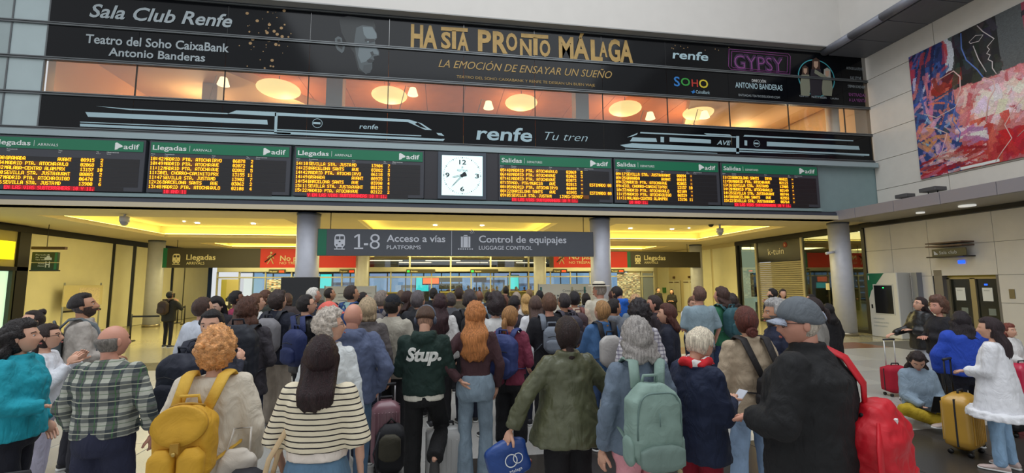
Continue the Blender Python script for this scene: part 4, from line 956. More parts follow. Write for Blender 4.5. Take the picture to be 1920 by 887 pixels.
ARMS = {'down': ((.265, -.03, 1.13), (.275, .04, .88)), 'slack': ((.275, -.02, 1.13), (.25, .09, .90)), 'fold': ((.255, .04, 1.12), (-.06, .22, 1.15)), 'strap': ((.26, -.02, 1.13), (.14, .17, 1.32)),
        'front': ((.25, .02, 1.11), (.07, .28, 1.08)), 'phone': ((.23, .03, 1.12), (.06, .27, 1.20)), 'pocket': ((.30, -.07, 1.14), (.205, .05, .93)), 'hip': ((.40, -.10, 1.16), (.19, -.10, 1.02)),
        'face': ((.22, .14, 1.15), (.07, .15, 1.42)), 'reach': ((.25, .10, 1.13), (.24, .34, 1.06)), 'ear': ((.30, .10, 1.20), (.125, .07, 1.48)), 'up': ((.27, .08, 1.18), (.16, .22, 1.36)), 'back': ((.30, -.12, 1.14), (.14, -.19, 1.0)), 'wide': ((.42, -.02, 1.15), (.54, .02, .88)), 'type': ((.25, .06, 1.08), (.10, .34, .98))}
def hand(c, w, d, n, side, s, curl=.35):
    d = d.normalized(); n = (n-d*n.dot(d)).normalized(); wv = d.cross(n)
    rot = Matrix((wv, n, d)).transposed()
    c.ell(w+d*.048*s, (.041*s, .018*s, .052*s), 14, 10, rot)
    for k, (o, L) in enumerate(((-.029, .062), (-.010, .075), (.010, .071), (.028, .055))):
        b = w+d*.085*s+wv*(o*s)*1.0; L *= s
        d1 = (d+n*curl*.6).normalized(); d2 = (d+n*curl*1.8).normalized(); d3 = (d+n*curl*3.2).normalized()
        p1 = b+d1*L*.45; p2 = p1+d2*L*.32; p3 = p2+d3*L*.26
        c.tube([b-d*.01*s, b, p1, p2, p3, p3+d3*.004*s], [.009*s, .0095*s, .009*s, .0083*s, .0068*s, .003*s], 8)
    sd = -side
    b = w+d*.03*s+wv*(.032*s*sd); t1 = (d*.7+wv*sd*.7+n*.35).normalized(); p1 = b+t1*.038*s; p2 = p1+(d*.95+wv*sd*.25+n*.4).normalized()*.032*s
    c.tube([w+d*.015*s+wv*(.014*s*sd), b, p1, p2, p2+d*.004*s], [.014*s, .013*s, .011*s, .0085*s, .004*s], 8)

def hairpts(u, th, front, zb, rough, seed, top, fr=9.0):
    P = skull(u); x, y, z = u.T
    s1 = z-(.60-front*.25); s2 = np.minimum(.30+front*.3-y, z+.02); s3 = np.minimum(-.10-y, z-zb)
    if top: s1 = z*0-1; s2 = np.minimum(-.15-y, np.minimum(z+.35, .25-z)); s3 = np.minimum(-.15-y, np.minimum(z-zb, .25-z))
    s = np.maximum(np.maximum(s1, s2), s3); m = np.clip(s/.16+.5, 0, 1); m = m*m*(3-2*m)
    if rough:
        nz = np.array([mnoise.noise(Vector((a*fr+seed, b*fr, c*fr*.6))) for a, b, c in u]); nz += .5*np.array([mnoise.noise(Vector((a*fr*2.3+seed, b*fr*2.3, c*fr*1.6))) for a, b, c in u])
    else: nz = 0
    off = -.014+m*(th*(1+rough*nz)+.014+.010*np.clip(-y, 0, 1)*(th > .008))
    N = u/np.linalg.norm(u, axis=1)[:, None]
    P = P+N*off[:, None]
    if th > .01: P[:, 2] += m*th*.35*np.clip(z, 0, 1)
    return P
def drape(c, f, L, w0, w1, dep, wave=0, front=False, seed=0, ycen=-.03, back=.115):
    n = 26 if f.lod < 2 else 14; K = 16 if f.lod < 2 else 8
    zs = np.linspace(.055, L, K); rings = []
    for i, z in enumerate(zs):
        t = i/(K-1)
        drop = min(1, max(0, (.0-z)/.18)); cy = ycen*(1-drop)-back*drop
        w = w0+(w1-w0)*min(1, t*1.3); dp = dep*(1-.15*t)
        if z > 0: w *= math.sqrt(max(.2, 1-(z/.085)**2)); dp *= math.sqrt(max(.2, 1-(z/.085)**2))
        if t > .86: k = 1-(t-.86)/.14*.45; w *= k; dp *= k*.8
        r = []
        for j in range(n):
            a = 2*PI*j/n; g = 1+.07*math.sin(a*7+seed)+.05*math.sin(a*13+seed*2+t*3)
            g *= 1+wave*math.sin(t*15+2*math.sin(a*2+seed))*.12
            r.append((w*g*math.cos(a)+wave*.010*math.sin(t*11+a+seed), cy+dp*g*math.sin(a), z+(.014*math.sin(a*5+seed)+.01*math.sin(a*9))*(t > .8)))
        rings.append(r)
    # upper rings follow the head, the rest hangs straight
    out = []
    for r in rings:
        o = []
        for p in r:
            hv = Rh(f, p); base = Vector((p[0]*f.hs, p[1]*f.hs, p[2]*f.hs))+f.hc
            yw = Matrix.Rotation(-f.hy*.6, 3, 'Z'); bv = yw @ (base-f.hc)+f.hc
            k = min(1, max(0, -(p[2])/.16)); o.append(hv*(1-k)+bv*k)
        out.append(o)
    c.loft(out)
def shoe(f, par, A, d, up, col, sole=(225, 225, 222), kind='shoe'):
    s = f.s; d = Vector(d).normalized(); up = Vector(up); up = (up-d*up.dot(d)).normalized(); w = d.cross(up); A = Vector(A)
    c = M(); c2 = M(); rings = []; rs = []
    for t, hw, h0, h1 in ((-.075, .022, .03, .055), (-.06, .034, .012, .09), (-.02, .038, .012, .098), (.03, .039, .012, .085), (.09, .045, .012, .06), (.14, .046, .012, .05), (.175, .036, .014, .04), (.19, .018, .02, .03)):
        n = 14; r = []
        for k in range(n):
            a = 2*PI*k/n; r.append(A+(w*(hw*1.03*math.cos(a))+up*((h0+h1)/2+(h1-h0)/2*math.sin(a)-.085)+d*t)*s)
        rings.append(r); r2 = []
        for k in range(8):
            a = 2*PI*k/8; r2.append(A+(w*(hw*1.12*math.cos(a))+up*(.011+.012*math.copysign(abs(math.sin(a))**.5, math.sin(a))-.085)+d*(t*1.03))*s)
        rs.append(r2)
    if kind == 'sandal':
        c = M()
        for t, h in ((.02, .075), (.10, .055), (.13, .045)): c.tube([A+(w*.042+d*t+up*(-.07))*s, A+(up*(h-.075)+d*t)*s, A+(-w*.042+d*t+up*(-.07))*s], .009*s, 6)
        o = c.build('sandal', cloth(col), par); rs_ = M().loft(rs).build('sole', cloth(col), o); c3 = M().loft(rings); f.extra.add([Vector(v)-Vector(up)*.004 for v in c3.v], c3.f, True)
        return
    o = c.loft(rings).build('shoe', mat('shoe_%d_%d_%d' % tuple(col), col, .6), par)
    M().loft(rs).build('sole', mat('sole_%d_%d' % (sole[0], sole[2]), sole, .7), o)
SEED = [0]
PEOPLE = []
def person(px, py, d, face, label, top, bot=('jeans', (60, 74, 100)), hair=('short', (40, 30, 26)), sex='m', arms=('down', 'down'), hy=0, hp=10, ht=0, skin='f', w=1.0, legs=None, shoes=(40, 40, 44), eyes=True,
           glasses=None, beard=None, cap=None, sit=None, group=None, lean=0, sole=(225, 225, 222), shoekind='shoe', smallhead=1.0, tx=None, scarf=None, hoff=(0, 0)):
    SEED[0] += 1; seed = SEED[0]*1.37; rr = random.Random(SEED[0])
    f = Fig(); r = ray(px, py); P = Vector((0, 0, CAMZ))+r*d
    f.d = d; h = P.z; f.lod = 0 if d < 5.3 else 1 if d < 10.5 else 2
    if sit: f.s = sit['h']/1.72; f.dz = h-sit['h']
    else: f.s = h/1.72; f.dz = 0.0
    s = f.s; a = math.radians(face); ch, sh = math.cos(a), math.sin(a)
    f.a = a
    t = empty('person', (P.x-hoff[0], P.y-hoff[1], 0), -a, label, 'person', group); f.o = t
    f.mw = Matrix.Translation((P.x-hoff[0], P.y-hoff[1], 0)) @ Matrix.Rotation(-a, 4, 'Z')
    male = sex == 'm'; sw = (.188 if male else .162)*(1+(w-1)*.5); V = Vector
    S = lambda p: V((p[0]*s, p[1]*s, p[2]*s+f.dz))
    f.S = S
    lr = math.radians(lean)
    def B(p):                     # upper body lean about the hips
        y, z = p[1], p[2]-.95
        if z > 0: y, z = y*math.cos(lr)+z*math.sin(lr), z*math.cos(lr)-y*math.sin(lr)
        return S((p[0], y, z+.95))
    f.B = B
    f.hs = s*smallhead; f.hy = math.radians(hy)
    f.hm = Matrix.Rotation(-f.hy, 3, 'Z') @ Matrix.Rotation(math.radians(hp), 3, 'X') @ Matrix.Rotation(math.radians(ht), 3, 'Y')
    f.hc = B((0, 0, 1.50))+f.hm @ V((0, .015*s, .108*s))
    TR = [(.84, .168, .118, 0), (.94, .170, .122, 0), (1.06, .152, .112, .0), (1.20, .168, .120, .0), (1.31, .186, .122, -.006), (1.385, .180, .105, -.012), (1.43, .13, .085, -.015), (1.465, .066, .062, -.015)] if male else \
         [(.84, .172, .122, 0), (.94, .166, .118, -.004), (1.06, .130, .100, .0), (1.18, .142, .108, .006), (1.29, .158, .112, .004), (1.37, .155, .095, -.008), (1.42, .11, .078, -.012), (1.455, .058, .056, -.012)]
    def rings(c, off, z0, loose, flare=0, k=26, zt=9, ny=1.0, scale=1.0):
        R = []; zs = [z for z in np.linspace(z0, 1.465 if male else 1.455, 12)]
        for z in zs:
            if z > zt: continue
            rx = np.interp(z, [q[0] for q in TR], [q[1] for q in TR]); ry = np.interp(z, [q[0] for q in TR], [q[2] for q in TR]); yo = np.interp(z, [q[0] for q in TR], [q[3] for q in TR])
            if z < 1.30 and loose: rx = rx+(max(rx, .178 if male else .160)-rx)*loose; ry = ry+(max(ry, .122)-ry)*loose
            if z < 1.25 and flare: rx += flare*(1.25-z); ry += flare*.8*(1.25-z)
            ww = 1+(w-1)*(1.0 if z < 1.36 else .4); rx = rx*ww*scale+off; ry = ry*(1+(w-1)*1.3 if z < 1.36 else 1)*scale+off
            q = []
            for j in range(k):
                a_ = 2*PI*j/k; ex = .86; q.append(B((rx*math.copysign(abs(math.cos(a_))**ex, math.cos(a_)), yo+ry*math.copysign(abs(math.sin(a_))**ex, math.sin(a_)), z)))
            R.append(q)
        c.loft(R)
    # arms
    arm = []
    for sd, nm in ((1, arms[1]), (-1, arms[0])):
        e, wr_ = ARMS[nm] if isinstance(nm, str) else nm
        sx = sw/.188
        A = [V((sd*(sw-.012), -.008, 1.395)), V((sd*e[0]*sx*(1+(w-1)*.6), e[1], e[2])), V((sd*wr_[0]*sx*(1+(w-1)*.5), wr_[1]+(.04*(w-1)*5 if wr_[1] > .1 else 0), wr_[2]))]
        # keep natural bone lengths
        A[1] = A[0]+(A[1]-A[0]).normalized()*.285; A[2] = A[1]+(A[2]-A[1]).normalized()*.255
        arm.append((sd, [B(p) for p in A]))
    # legs
    if legs == 'knee': LG = [(1, [(.09, 0, .88), (.16, .20, .53), (.13, -.20, .37)], (0, -.3, -1), (0, -1, .25)), (-1, [(-.09, 0, .88), (-.10, .03, .49), (-.10, .0, .085)], (-.15, 1, 0), (0, 0, 1))]
    elif legs == 'cross': LG = [(1, [(.10, .02, .92), (.36, .30, .98), (.02, .42, .87)], (-1, .3, 0), (0, 0, 1)), (-1, [(-.10, .02, .92), (-.36, .28, .98), (.0, .46, .90)], (1, .3, 0), (0, 0, 1))]
    elif legs == 'seat': LG = [(1, [(.10, .02, .90), (.12, .42, .94), (.12, .44, .52)], (0, 1, 0), (0, 0, 1)), (-1, [(-.10, .02, .90), (-.12, .42, .92), (-.12, .40, .50)], (0, 1, 0), (0, 0, 1))]
    else:
        g = rr.uniform(.075, .125) if legs is None else legs; b0 = rr.uniform(-.06, .06)
        LG = [(1, [(.088, 0, .88), (.092+g*.1, .02+b0*.6, .49), (g, b0, .085)], (.22, 1, 0), (0, 0, 1)), (-1, [(-.088, 0, .88), (-.092-g*.1, .02-b0*.6, .49), (-g, -b0, .085)], (-.25, 1, 0), (0, 0, 1))]
    LG = [(sd, [S(p) for p in q], dd, uu) for sd, q, dd, uu in LG]
    # body
    ex = M(); f.extra = ex; b = M()
    u, fs = SPH[f.lod]; Pn = facepts(u); ex.add([Rh(f, p) for p in Pn], fs, True)
    for sd in (1, -1):
        em = Matrix.Rotation(sd*.25, 3, 'Z'); ex.ell(Rh(f, (sd*.076, -.008, -.008)), (.010*s, .018*s, .031*s), 10, 8, f.hm)
    nr = .056 if male else .046
    limb(b, [B((0, -.022, 1.38)), B((0, -.012, 1.46)), Rh(f, (0, -.030, -.062))], [nr*1.25*s, nr*s, nr*.98*s])
    rings(b, -.016, .84, 0)
    kind, tc = top[0], top[1]; short = kind in ('tee', 'vest'); opts = top[2] if len(top) > 2 else {}
    for sd, A in arm:
        k = s*(1+(w-1)*.6); rf = 1.0 if male else .88
        limb(b, A, [.046*k*rf, .037*k*rf, .026*k*rf]); c_ = A[1]+(A[2]-A[1])*.3; b.ell(c_, (.038*k*rf,)*3, 10, 8)
        hd = (A[2]-A[1]).normalized(); nrm = V((-sd, .25, 0)) if abs(hd.z) > .5 else V((0, 0, -1)) if hd.y > .3 else V((0, -1, -.2))
        hand(ex, A[2], hd, nrm, sd, s, .30 if hd.z < -.5 else .45)
    crop = bot[0] in ('crop', 'short')
    for sd, q, dd, uu in LG:
        limb(b, [q[0], q[1], q[2]], [.070*s, .046*s, .034*s])
        b.ell(q[1]+(q[2]-q[1])*.3, (.05*s,)*3, 10, 8)
        shoe(f, t, q[2], dd, uu, shoes, sole, shoekind)
    body = remeshed('body', b, skinmat(SK[skin]), t, (.023, .030, .036)[f.lod], 3, extra=ex)
    # trousers
    c = M(); bk, bc = bot[0], bot[1]; bm_ = denim(bc) if bk in ('jeans', 'wide', 'flare') else cloth(bc)
    tr = {'jeans': (.088, .066, .060), 'slim': (.084, .060, .048), 'wide': (.094, .086, .092), 'flare': (.084, .064, .086), 'loose': (.096, .082, .078), 'crop': (.092, .080, .078), 'short': (.095, .085, .08)}[bk]
    for sd, q, dd, uu in LG:
        e = q[2]+(q[1]-q[2])*(.0 if not crop else .42)
        e = e+V((0, 0, -.030*s)) if not crop and legs not in ('cross', 'seat', 'knee') else e
        k = s*(1+(w-1)*.9); c.tube([q[0]+V((0, 0, .02)), q[0]+(q[1]-q[0])*.5, q[1], q[1]+(e-q[1])*.5, e], [tr[0]*k, (tr[0]*.6+tr[1]*.4)*k, tr[1]*k, (tr[1]+tr[2])*.5*s, tr[2]*s], 14)
        c.ell(q[0], (tr[0]*k,)*3, 12, 8); c.ell(q[1], (tr[1]*k,)*3, 12, 8)
    R = []
    for z, rx, ry in ((.80, .150, .105), (.86, .172, .124), (.94, .172, .124), (1.02, .150, .112), (1.05, .140, .106)):
        k = 1+(w-1); R.append([S(((rx*(1.03 if not male else 1)*k+.012)*math.cos(2*PI*j/24), (ry*k+.012)*math.sin(2*PI*j/24)-.004, z)) for j in range(24)])
    if legs in ('cross', 'seat'): R = R[1:]
    c.loft(R); remeshed('trousers', c, bm_, t, (.017, .024, .036)[f.lod], 3, .016 if f.lod < 2 else 0, .10)
    # top garment
    c = M(); mt = opts.get('mat') or cloth(tc, opts.get('rough', .85), metal=0, kind=opts.get('k', ''))
    K = dict(tee=(.016, .86, .6, 0), shirt=(.020, .84, .7, .0), jacket=(.028, .80, .75, .02), hoodie=(.032, .85, .7, 0), sweater=(.024, .88, .6, 0), fitted=(.012, .96, 0, 0), blouse=(.024, .74, 1, .16), vest=(.018, .86, .5, 0), puffer=(.05, .80, 1, 0), shawl=(.05, .92, 1, .12), long=(.036, .62, .9, .06), crop=(.030, 1.02, .8, .08))[kind]
    off, hem, loose, flare = K; hem = opts.get('hem', hem); flare = opts.get('flare', flare); off = opts.get('off', off)
    if legs in ('cross', 'seat'): hem = max(hem, .90)
    rings(c, off, hem, loose, flare)
    for sd, A in arm:
        if kind == 'vest': continue
        k = s*(1+(w-1)*.6); so = off*.75*s; fr = opts.get('sleeve', .48 if short else .97 if kind != 'crop' else .6)
        if kind in ('blouse', 'shawl'): so *= 1.3
        if fr <= .55: e = A[0]+(A[1]-A[0])*(fr/.5); c.tube([A[0], e], [.054*k+so, .052*k+so], 14); c.ell(A[0], (.056*k+so,)*3, 12, 8)
        else:
            e = A[1]+(A[2]-A[1])*((fr-.5)/.5); limb(c, [A[0], A[1]], [.052*k+so, .044*k+so]); c.tube([A[1], A[1]+(e-A[1])*.5, e], [.044*k+so, .041*k+so, .036*k+so*(1.3 if kind == 'blouse' else 1)], 14)
    if kind in ('hoodie',) or opts.get('hood'):
        c.ell(B((0, -.105, 1.435)), (.125*s, .065*s, .075*s), 16, 10); c.tube([B((.09*math.sin(q_)*1.05, -.02+.085*math.cos(q_)*-1, 1.475-.03*(math.cos(q_) < 0))) for q_ in np.linspace(-2.6, 2.6, 14)], .034*s, 8)
        for sd in (1, -1): c.ell(B((sd*.075, -.085, 1.46)), (.05*s, .045*s, .05*s), 12, 8)
    if kind in ('jacket', 'puffer', 'shirt', 'long') or opts.get('collar'):
        hh = opts.get('collar', .03); c.tube([B((.074*math.cos(q_), -.014+.072*math.sin(q_), 1.465)) for q_ in np.linspace(0, 2*PI, 17)], (.022 if kind == 'shirt' else .028)*s, 8)
        if hh > .03: c.tube([B((.07*math.cos(q_), -.012+.07*math.sin(q_), 1.465+hh*.6)) for q_ in np.linspace(0, 2*PI, 17)], .022*s, 8)
    if kind == 'shawl':
        for sd in (1, -1): limb(c, [B((sd*.14, -.02, 1.40)), B((sd*.27, .0, 1.16)), B((sd*.27, .02, 1.0))], [.075*s, .095*s, .085*s])
    g = remeshed('top' if kind not in ('jacket', 'hoodie', 'shirt', 'sweater', 'blouse', 'shawl', 'vest', 'tee') else {'tee': 't_shirt'}.get(kind, kind), c, mt, t, (.0125, .0205, .036)[f.lod], 4, opts.get('puff', .026 if kind not in ('fitted', 'tee') else .014)*(1 if f.lod < 2 else 0), .13 if f.lod else .11, mid=.42)
    f.g = g
    if opts.get('under'): # band of a shirt showing under the hem
        c = M(); rings(c, off*.6, hem-.05, loose*.8, flare, zt=hem+.12); remeshed('undershirt', c, cloth(opts['under']), t, .016, 3)
    if kind == 'blouse' and opts.get('ruffle'):
        c = M(); rings(c, off+.035, hem-.06, 1, flare+.05, zt=hem+.05); remeshed('ruffle', c, mt, t, .012, 3, .03, .05)
    # hair
    hk, hc = hair[0], hair[1]; hl = hair[2] if len(hair) > 2 else None; u2, fs2 = SPH[f.lod]
    curly = hk in ('curly', 'curlylong', 'afro', 'updo'); hm_ = hairmat(hc, curly); c = M()
    def shell(th, front=0, zb=-.62, rough=.5, topbald=False, fr=9): c.add([Rh(f, p) for p in hairpts(u2, th, front, zb, rough if f.lod < 2 else 0, seed, topbald, fr)], fs2, True)
    if hk == 'short': shell(.016, 0, -.60)
    elif hk == 'buzz': shell(.004, 0, -.60, 0)
    elif hk == 'fade': (lambda q_: q_.add([Rh(f, p) for p in hairpts(u2, .003, -.1, -.62, 0, seed, False)], fs2, True).build('stubble', hairmat(tuple(int(v*1.7+30) for v in hc)), t))(M()); c.add([Rh(f, p) for p in hairpts(u2, .020, -.25, .25, .3, seed, False)], fs2, True)
    elif hk == 'fringe': shell(.010, 0, -.6, .3, True)
    elif hk == 'thick': shell(.028, .1, -.62, .5)
    elif hk == 'curly': shell(.034, .12, -.66, .75, fr=8)
    elif hk == 'afro': shell(.05, .1, -.7, .6, fr=7)
    elif hk == 'bob':
        shell(.026, .15, -.8, .25); drape(c, f, hl or -.13, .098, .098, .078, .15, seed=seed, back=.05)
    elif hk in ('long', 'wavy', 'curlylong'):
        shell(.020 if hk == 'long' else .026, .12, -.85, .25 if hk == 'long' else .6); drape(c, f, hl or -.40, .094 if hk != 'curlylong' else .11, .100 if hk == 'long' else .125, .064 if hk == 'long' else .075, {'long': .15, 'wavy': .8, 'curlylong': 1.3}[hk], seed=seed)
    elif hk == 'bun':
        shell(.013, .12, -.72, .2); cc = Rh(f, hl or (0, -.115, -.02)); c.ell(cc, (.042*s, .036*s, .038*s), 14, 10); c.ell(cc+V((.012, -.008, -.012)), (.034*s, .03*s, .028*s), 12, 8); c.tube([cc+V((.035*math.cos(q_), -.02, .03*math.sin(q_))) for q_ in np.linspace(0, 2*PI, 12)], .013*s, 8)
    elif hk == 'updo':
        shell(.034, .12, -.75, .75, fr=8)
        for k in range(9): c.ell(Rh(f, (rr.uniform(-.055, .055), rr.uniform(-.125, -.07), rr.uniform(-.05, .07))), (.032*s, .028*s, .024*s), 10, 8)
    elif hk == 'pony':
        shell(.014, .12, -.72, .2); q0 = Rh(f, (0, -.112, .0)); dn = V((0, -.05, -.10)); hl_ = hl or 1.0
        c.tube([Rh(f, (0, -.09, .0)), q0, q0+V((0, -.03, -.03)), q0+dn*.8*hl_, q0+dn*1.4*hl_+V((0, .02, 0)), q0+dn*2.1*hl_+V((0, .045, 0))], [.022*s, .020*s, .030*s, .034*s, .026*s, .008*s], 12)
        M().tube([Rh(f, (.02*math.cos(q_), -.108, .0+.02*math.sin(q_))) for q_ in np.linspace(0, 2*PI, 12)], .007*s, 6).build('hair_tie', BLACK, t)
    elif hk == 'lowpony':
        shell(.016, .12, -.85, .2); c.tube([Rh(f, (0, -.06, -.07)), Rh(f, (0, -.085, -.105)), Rh(f, (0, -.10, -.15)), Rh(f, (0, -.10, -.20))], [.03*s, .028*s, .036*s, .018*s], 12)
    if hk != 'bald': c.build('hair', hm_, t)
    if cap:
        ck, cc_ = cap[0], cap[1]; cm = cloth(cc_)
        if ck == 'cap':
            c = M(); x_, y_, z_ = u2.T; P_ = skull(u2); m_ = np.clip((z_-.02+.10*(-y_)-.10*np.clip(y_,0,1))/.08+.5, 0, 1); N = u2*(-.012+m_*(.031))[:, None]; P_ = P_+N; P_[:, 0] *= 1-.03*m_; P_[:, 2] += m_*.016*np.clip(z_*2, 0, 1); c.add([Rh(f, p) for p in P_], fs2, True); o = c.build('cap', cm, t)
            c = M(); R = []
            fl = -1 if len(cap) > 2 and cap[2] == 'back' else 1
            for i in range(7):
                a_ = -1+2*i/6; R.append([Rh(f, (.078*a_+.0, fl*(.085+.075*math.sqrt(max(0, 1-a_*a_))*q_)*(1), .030-.018*q_-.022*a_*a_)) for q_ in (0, .5, 1)]+[Rh(f, (.078*a_, fl*(.085+.075*math.sqrt(max(0, 1-a_*a_))*q_), .036-.018*q_-.022*a_*a_)) for q_ in (1, .5, 0)])
            c.loft(R); c.build('visor', cloth(cap[3]) if len(cap) > 3 else cm, o); 
            if len(cap) > 3:
                M().ell(Rh(f, (0, -.112, .030)), (.034*s, .016*s, .026*s), 14, 10, f.hm).build('hair_gap', hm_, o); M().tube([Rh(f, (.040*math.cos(q_), -.118+.006*math.sin(q_), .020+.040*math.sin(q_))) for q_ in np.linspace(0, PI, 12)], .004*s, 6).build('gap_seam', cloth(cap[3]), o); M().tube([Rh(f, (.042*math.cos(q_), -.092-.030*math.sin(q_), .016)) for q_ in np.linspace(0, PI, 10)], .008*s, 6).build('cap_strap', cm, o)
            M().ell(Rh(f, (0, -.005, .138)), (.008*s,)*3, 8, 6).build('button', cm, o)
        else:
            c = M(); n = 28; pr = [(.155, .055), (.150, .068), (.10, .062), (.088, .075), (.080, .118), (.06, .135), (.02, .128)]
            R = [[Rh(f, (q_*math.cos(2*PI*j/n), -.004+q_*1.12*math.sin(2*PI*j/n), z_)) for j in range(n)] for q_, z_ in pr]; c.loft(R); o = c.build('hat', cm, t)
            R = [[Rh(f, (q_*math.cos(2*PI*j/n), -.004+q_*1.12*math.sin(2*PI*j/n), z_)) for j in range(n)] for q_, z_ in ((.092, .071), (.091, .095), (.080, .095))]; M().loft(R).build('hat_band', cloth((40, 36, 36)), o)
    # face details where the face shows
    if eyes and f.lod < 2:
        W_ = mat('eye_white', (215, 205, 200), .3); I_ = mat('eye_dark', (40, 28, 22), .2); c = M(); c2 = M(); cb_ = M(); cl2 = M()
        for sd in (1, -1):
            c.ell(Rh(f, (sd*.031, .0745, .001)), (.0125*s, .008*s, .0062*s), 10, 8, f.hm); c2.ell(Rh(f, (sd*.031, .0805, .001)), (.0052*s, .0035*s, .0055*s), 8, 6, f.hm)
            cb_.tube([Rh(f, (sd*.014, .089, .022)), Rh(f, (sd*.032, .0865, .028)), Rh(f, (sd*.052, .068, .022))], .0034*s, 6)
        cl2.ell(Rh(f, (0, .0985, -.0705)), (.021*s, .0065*s, .0075*s), 12, 8, f.hm)
        ey = c.build('eyes', W_, t); c2.build('irises', I_, ey); cb_.build('eyebrows', hairmat(tuple(max(0, int(v*.7)) for v in hc)), t); cl2.build('lips', mat('lips', (172, 92, 86), .5), t)
    if beard:
        P_ = facepts(u2); x_, y_, z_ = P_.T; m_ = np.clip((-.040-z_)/.012, 0, 1)*np.clip((y_+.02)/.02, 0, 1); m_ *= 1-np.exp(-(x_/.014)**2-((z_+.07)/.007)**2)
        side = np.clip((-.015-z_)/.01, 0, 1)*(np.abs(x_) > .05)*np.clip((y_+.005)/.02, 0, 1); m_ = np.maximum(m_, side)*.55
        M().add([Rh(f, p) for p in P_*(1-.03)+u2*((.0065+.003)*m_)[:, None]], fs2, True).build('beard', hairmat(beard), t)
    if glasses:
        c = M()
        for sd in (1, -1):
            c.tube([Rh(f, (sd*.033+.024*math.cos(q_), .094-.006*abs(math.cos(q_)), .001+.018*math.sin(q_))) for q_ in np.linspace(0, 2*PI, 15)], .0022*s, 5); c.tube([Rh(f, (sd*.057, .088, .006)), Rh(f, (sd*.078, .04, .006)), Rh(f, (sd*.083, -.01, .004))], .0022*s, 5)
        c.tube([Rh(f, (-.009, .098, .004)), Rh(f, (.009, .098, .004))], .0022*s, 5); c.build('glasses', mat('glasses_%d' % glasses[0], glasses, .3), t)
    if scarf:
        c = M(); c.tube([B((.085*math.cos(q_), -.005+.088*math.sin(q_), 1.475+.012*math.sin(3*q_))) for q_ in np.linspace(0, 2*PI, 19)], .036*s, 10); c.tube([B((.02, .10, 1.46)), B((.0, .135, 1.34)), B((-.03, .15, 1.18)), B((-.03, .155, 1.08))], [.04*s, .045*s, .05*s, .045*s], 10); c.tube([B((-.04, .10, 1.46)), B((-.07, .135, 1.34)), B((-.08, .15, 1.22))], [.035*s, .04*s, .04*s], 10)
        remeshed('scarf', c, scarf, t, .011, 2, .02, .04)
    PEOPLE.append((label, round(h, 2), round(P.x, 2), round(P.y, 2)))
    return f
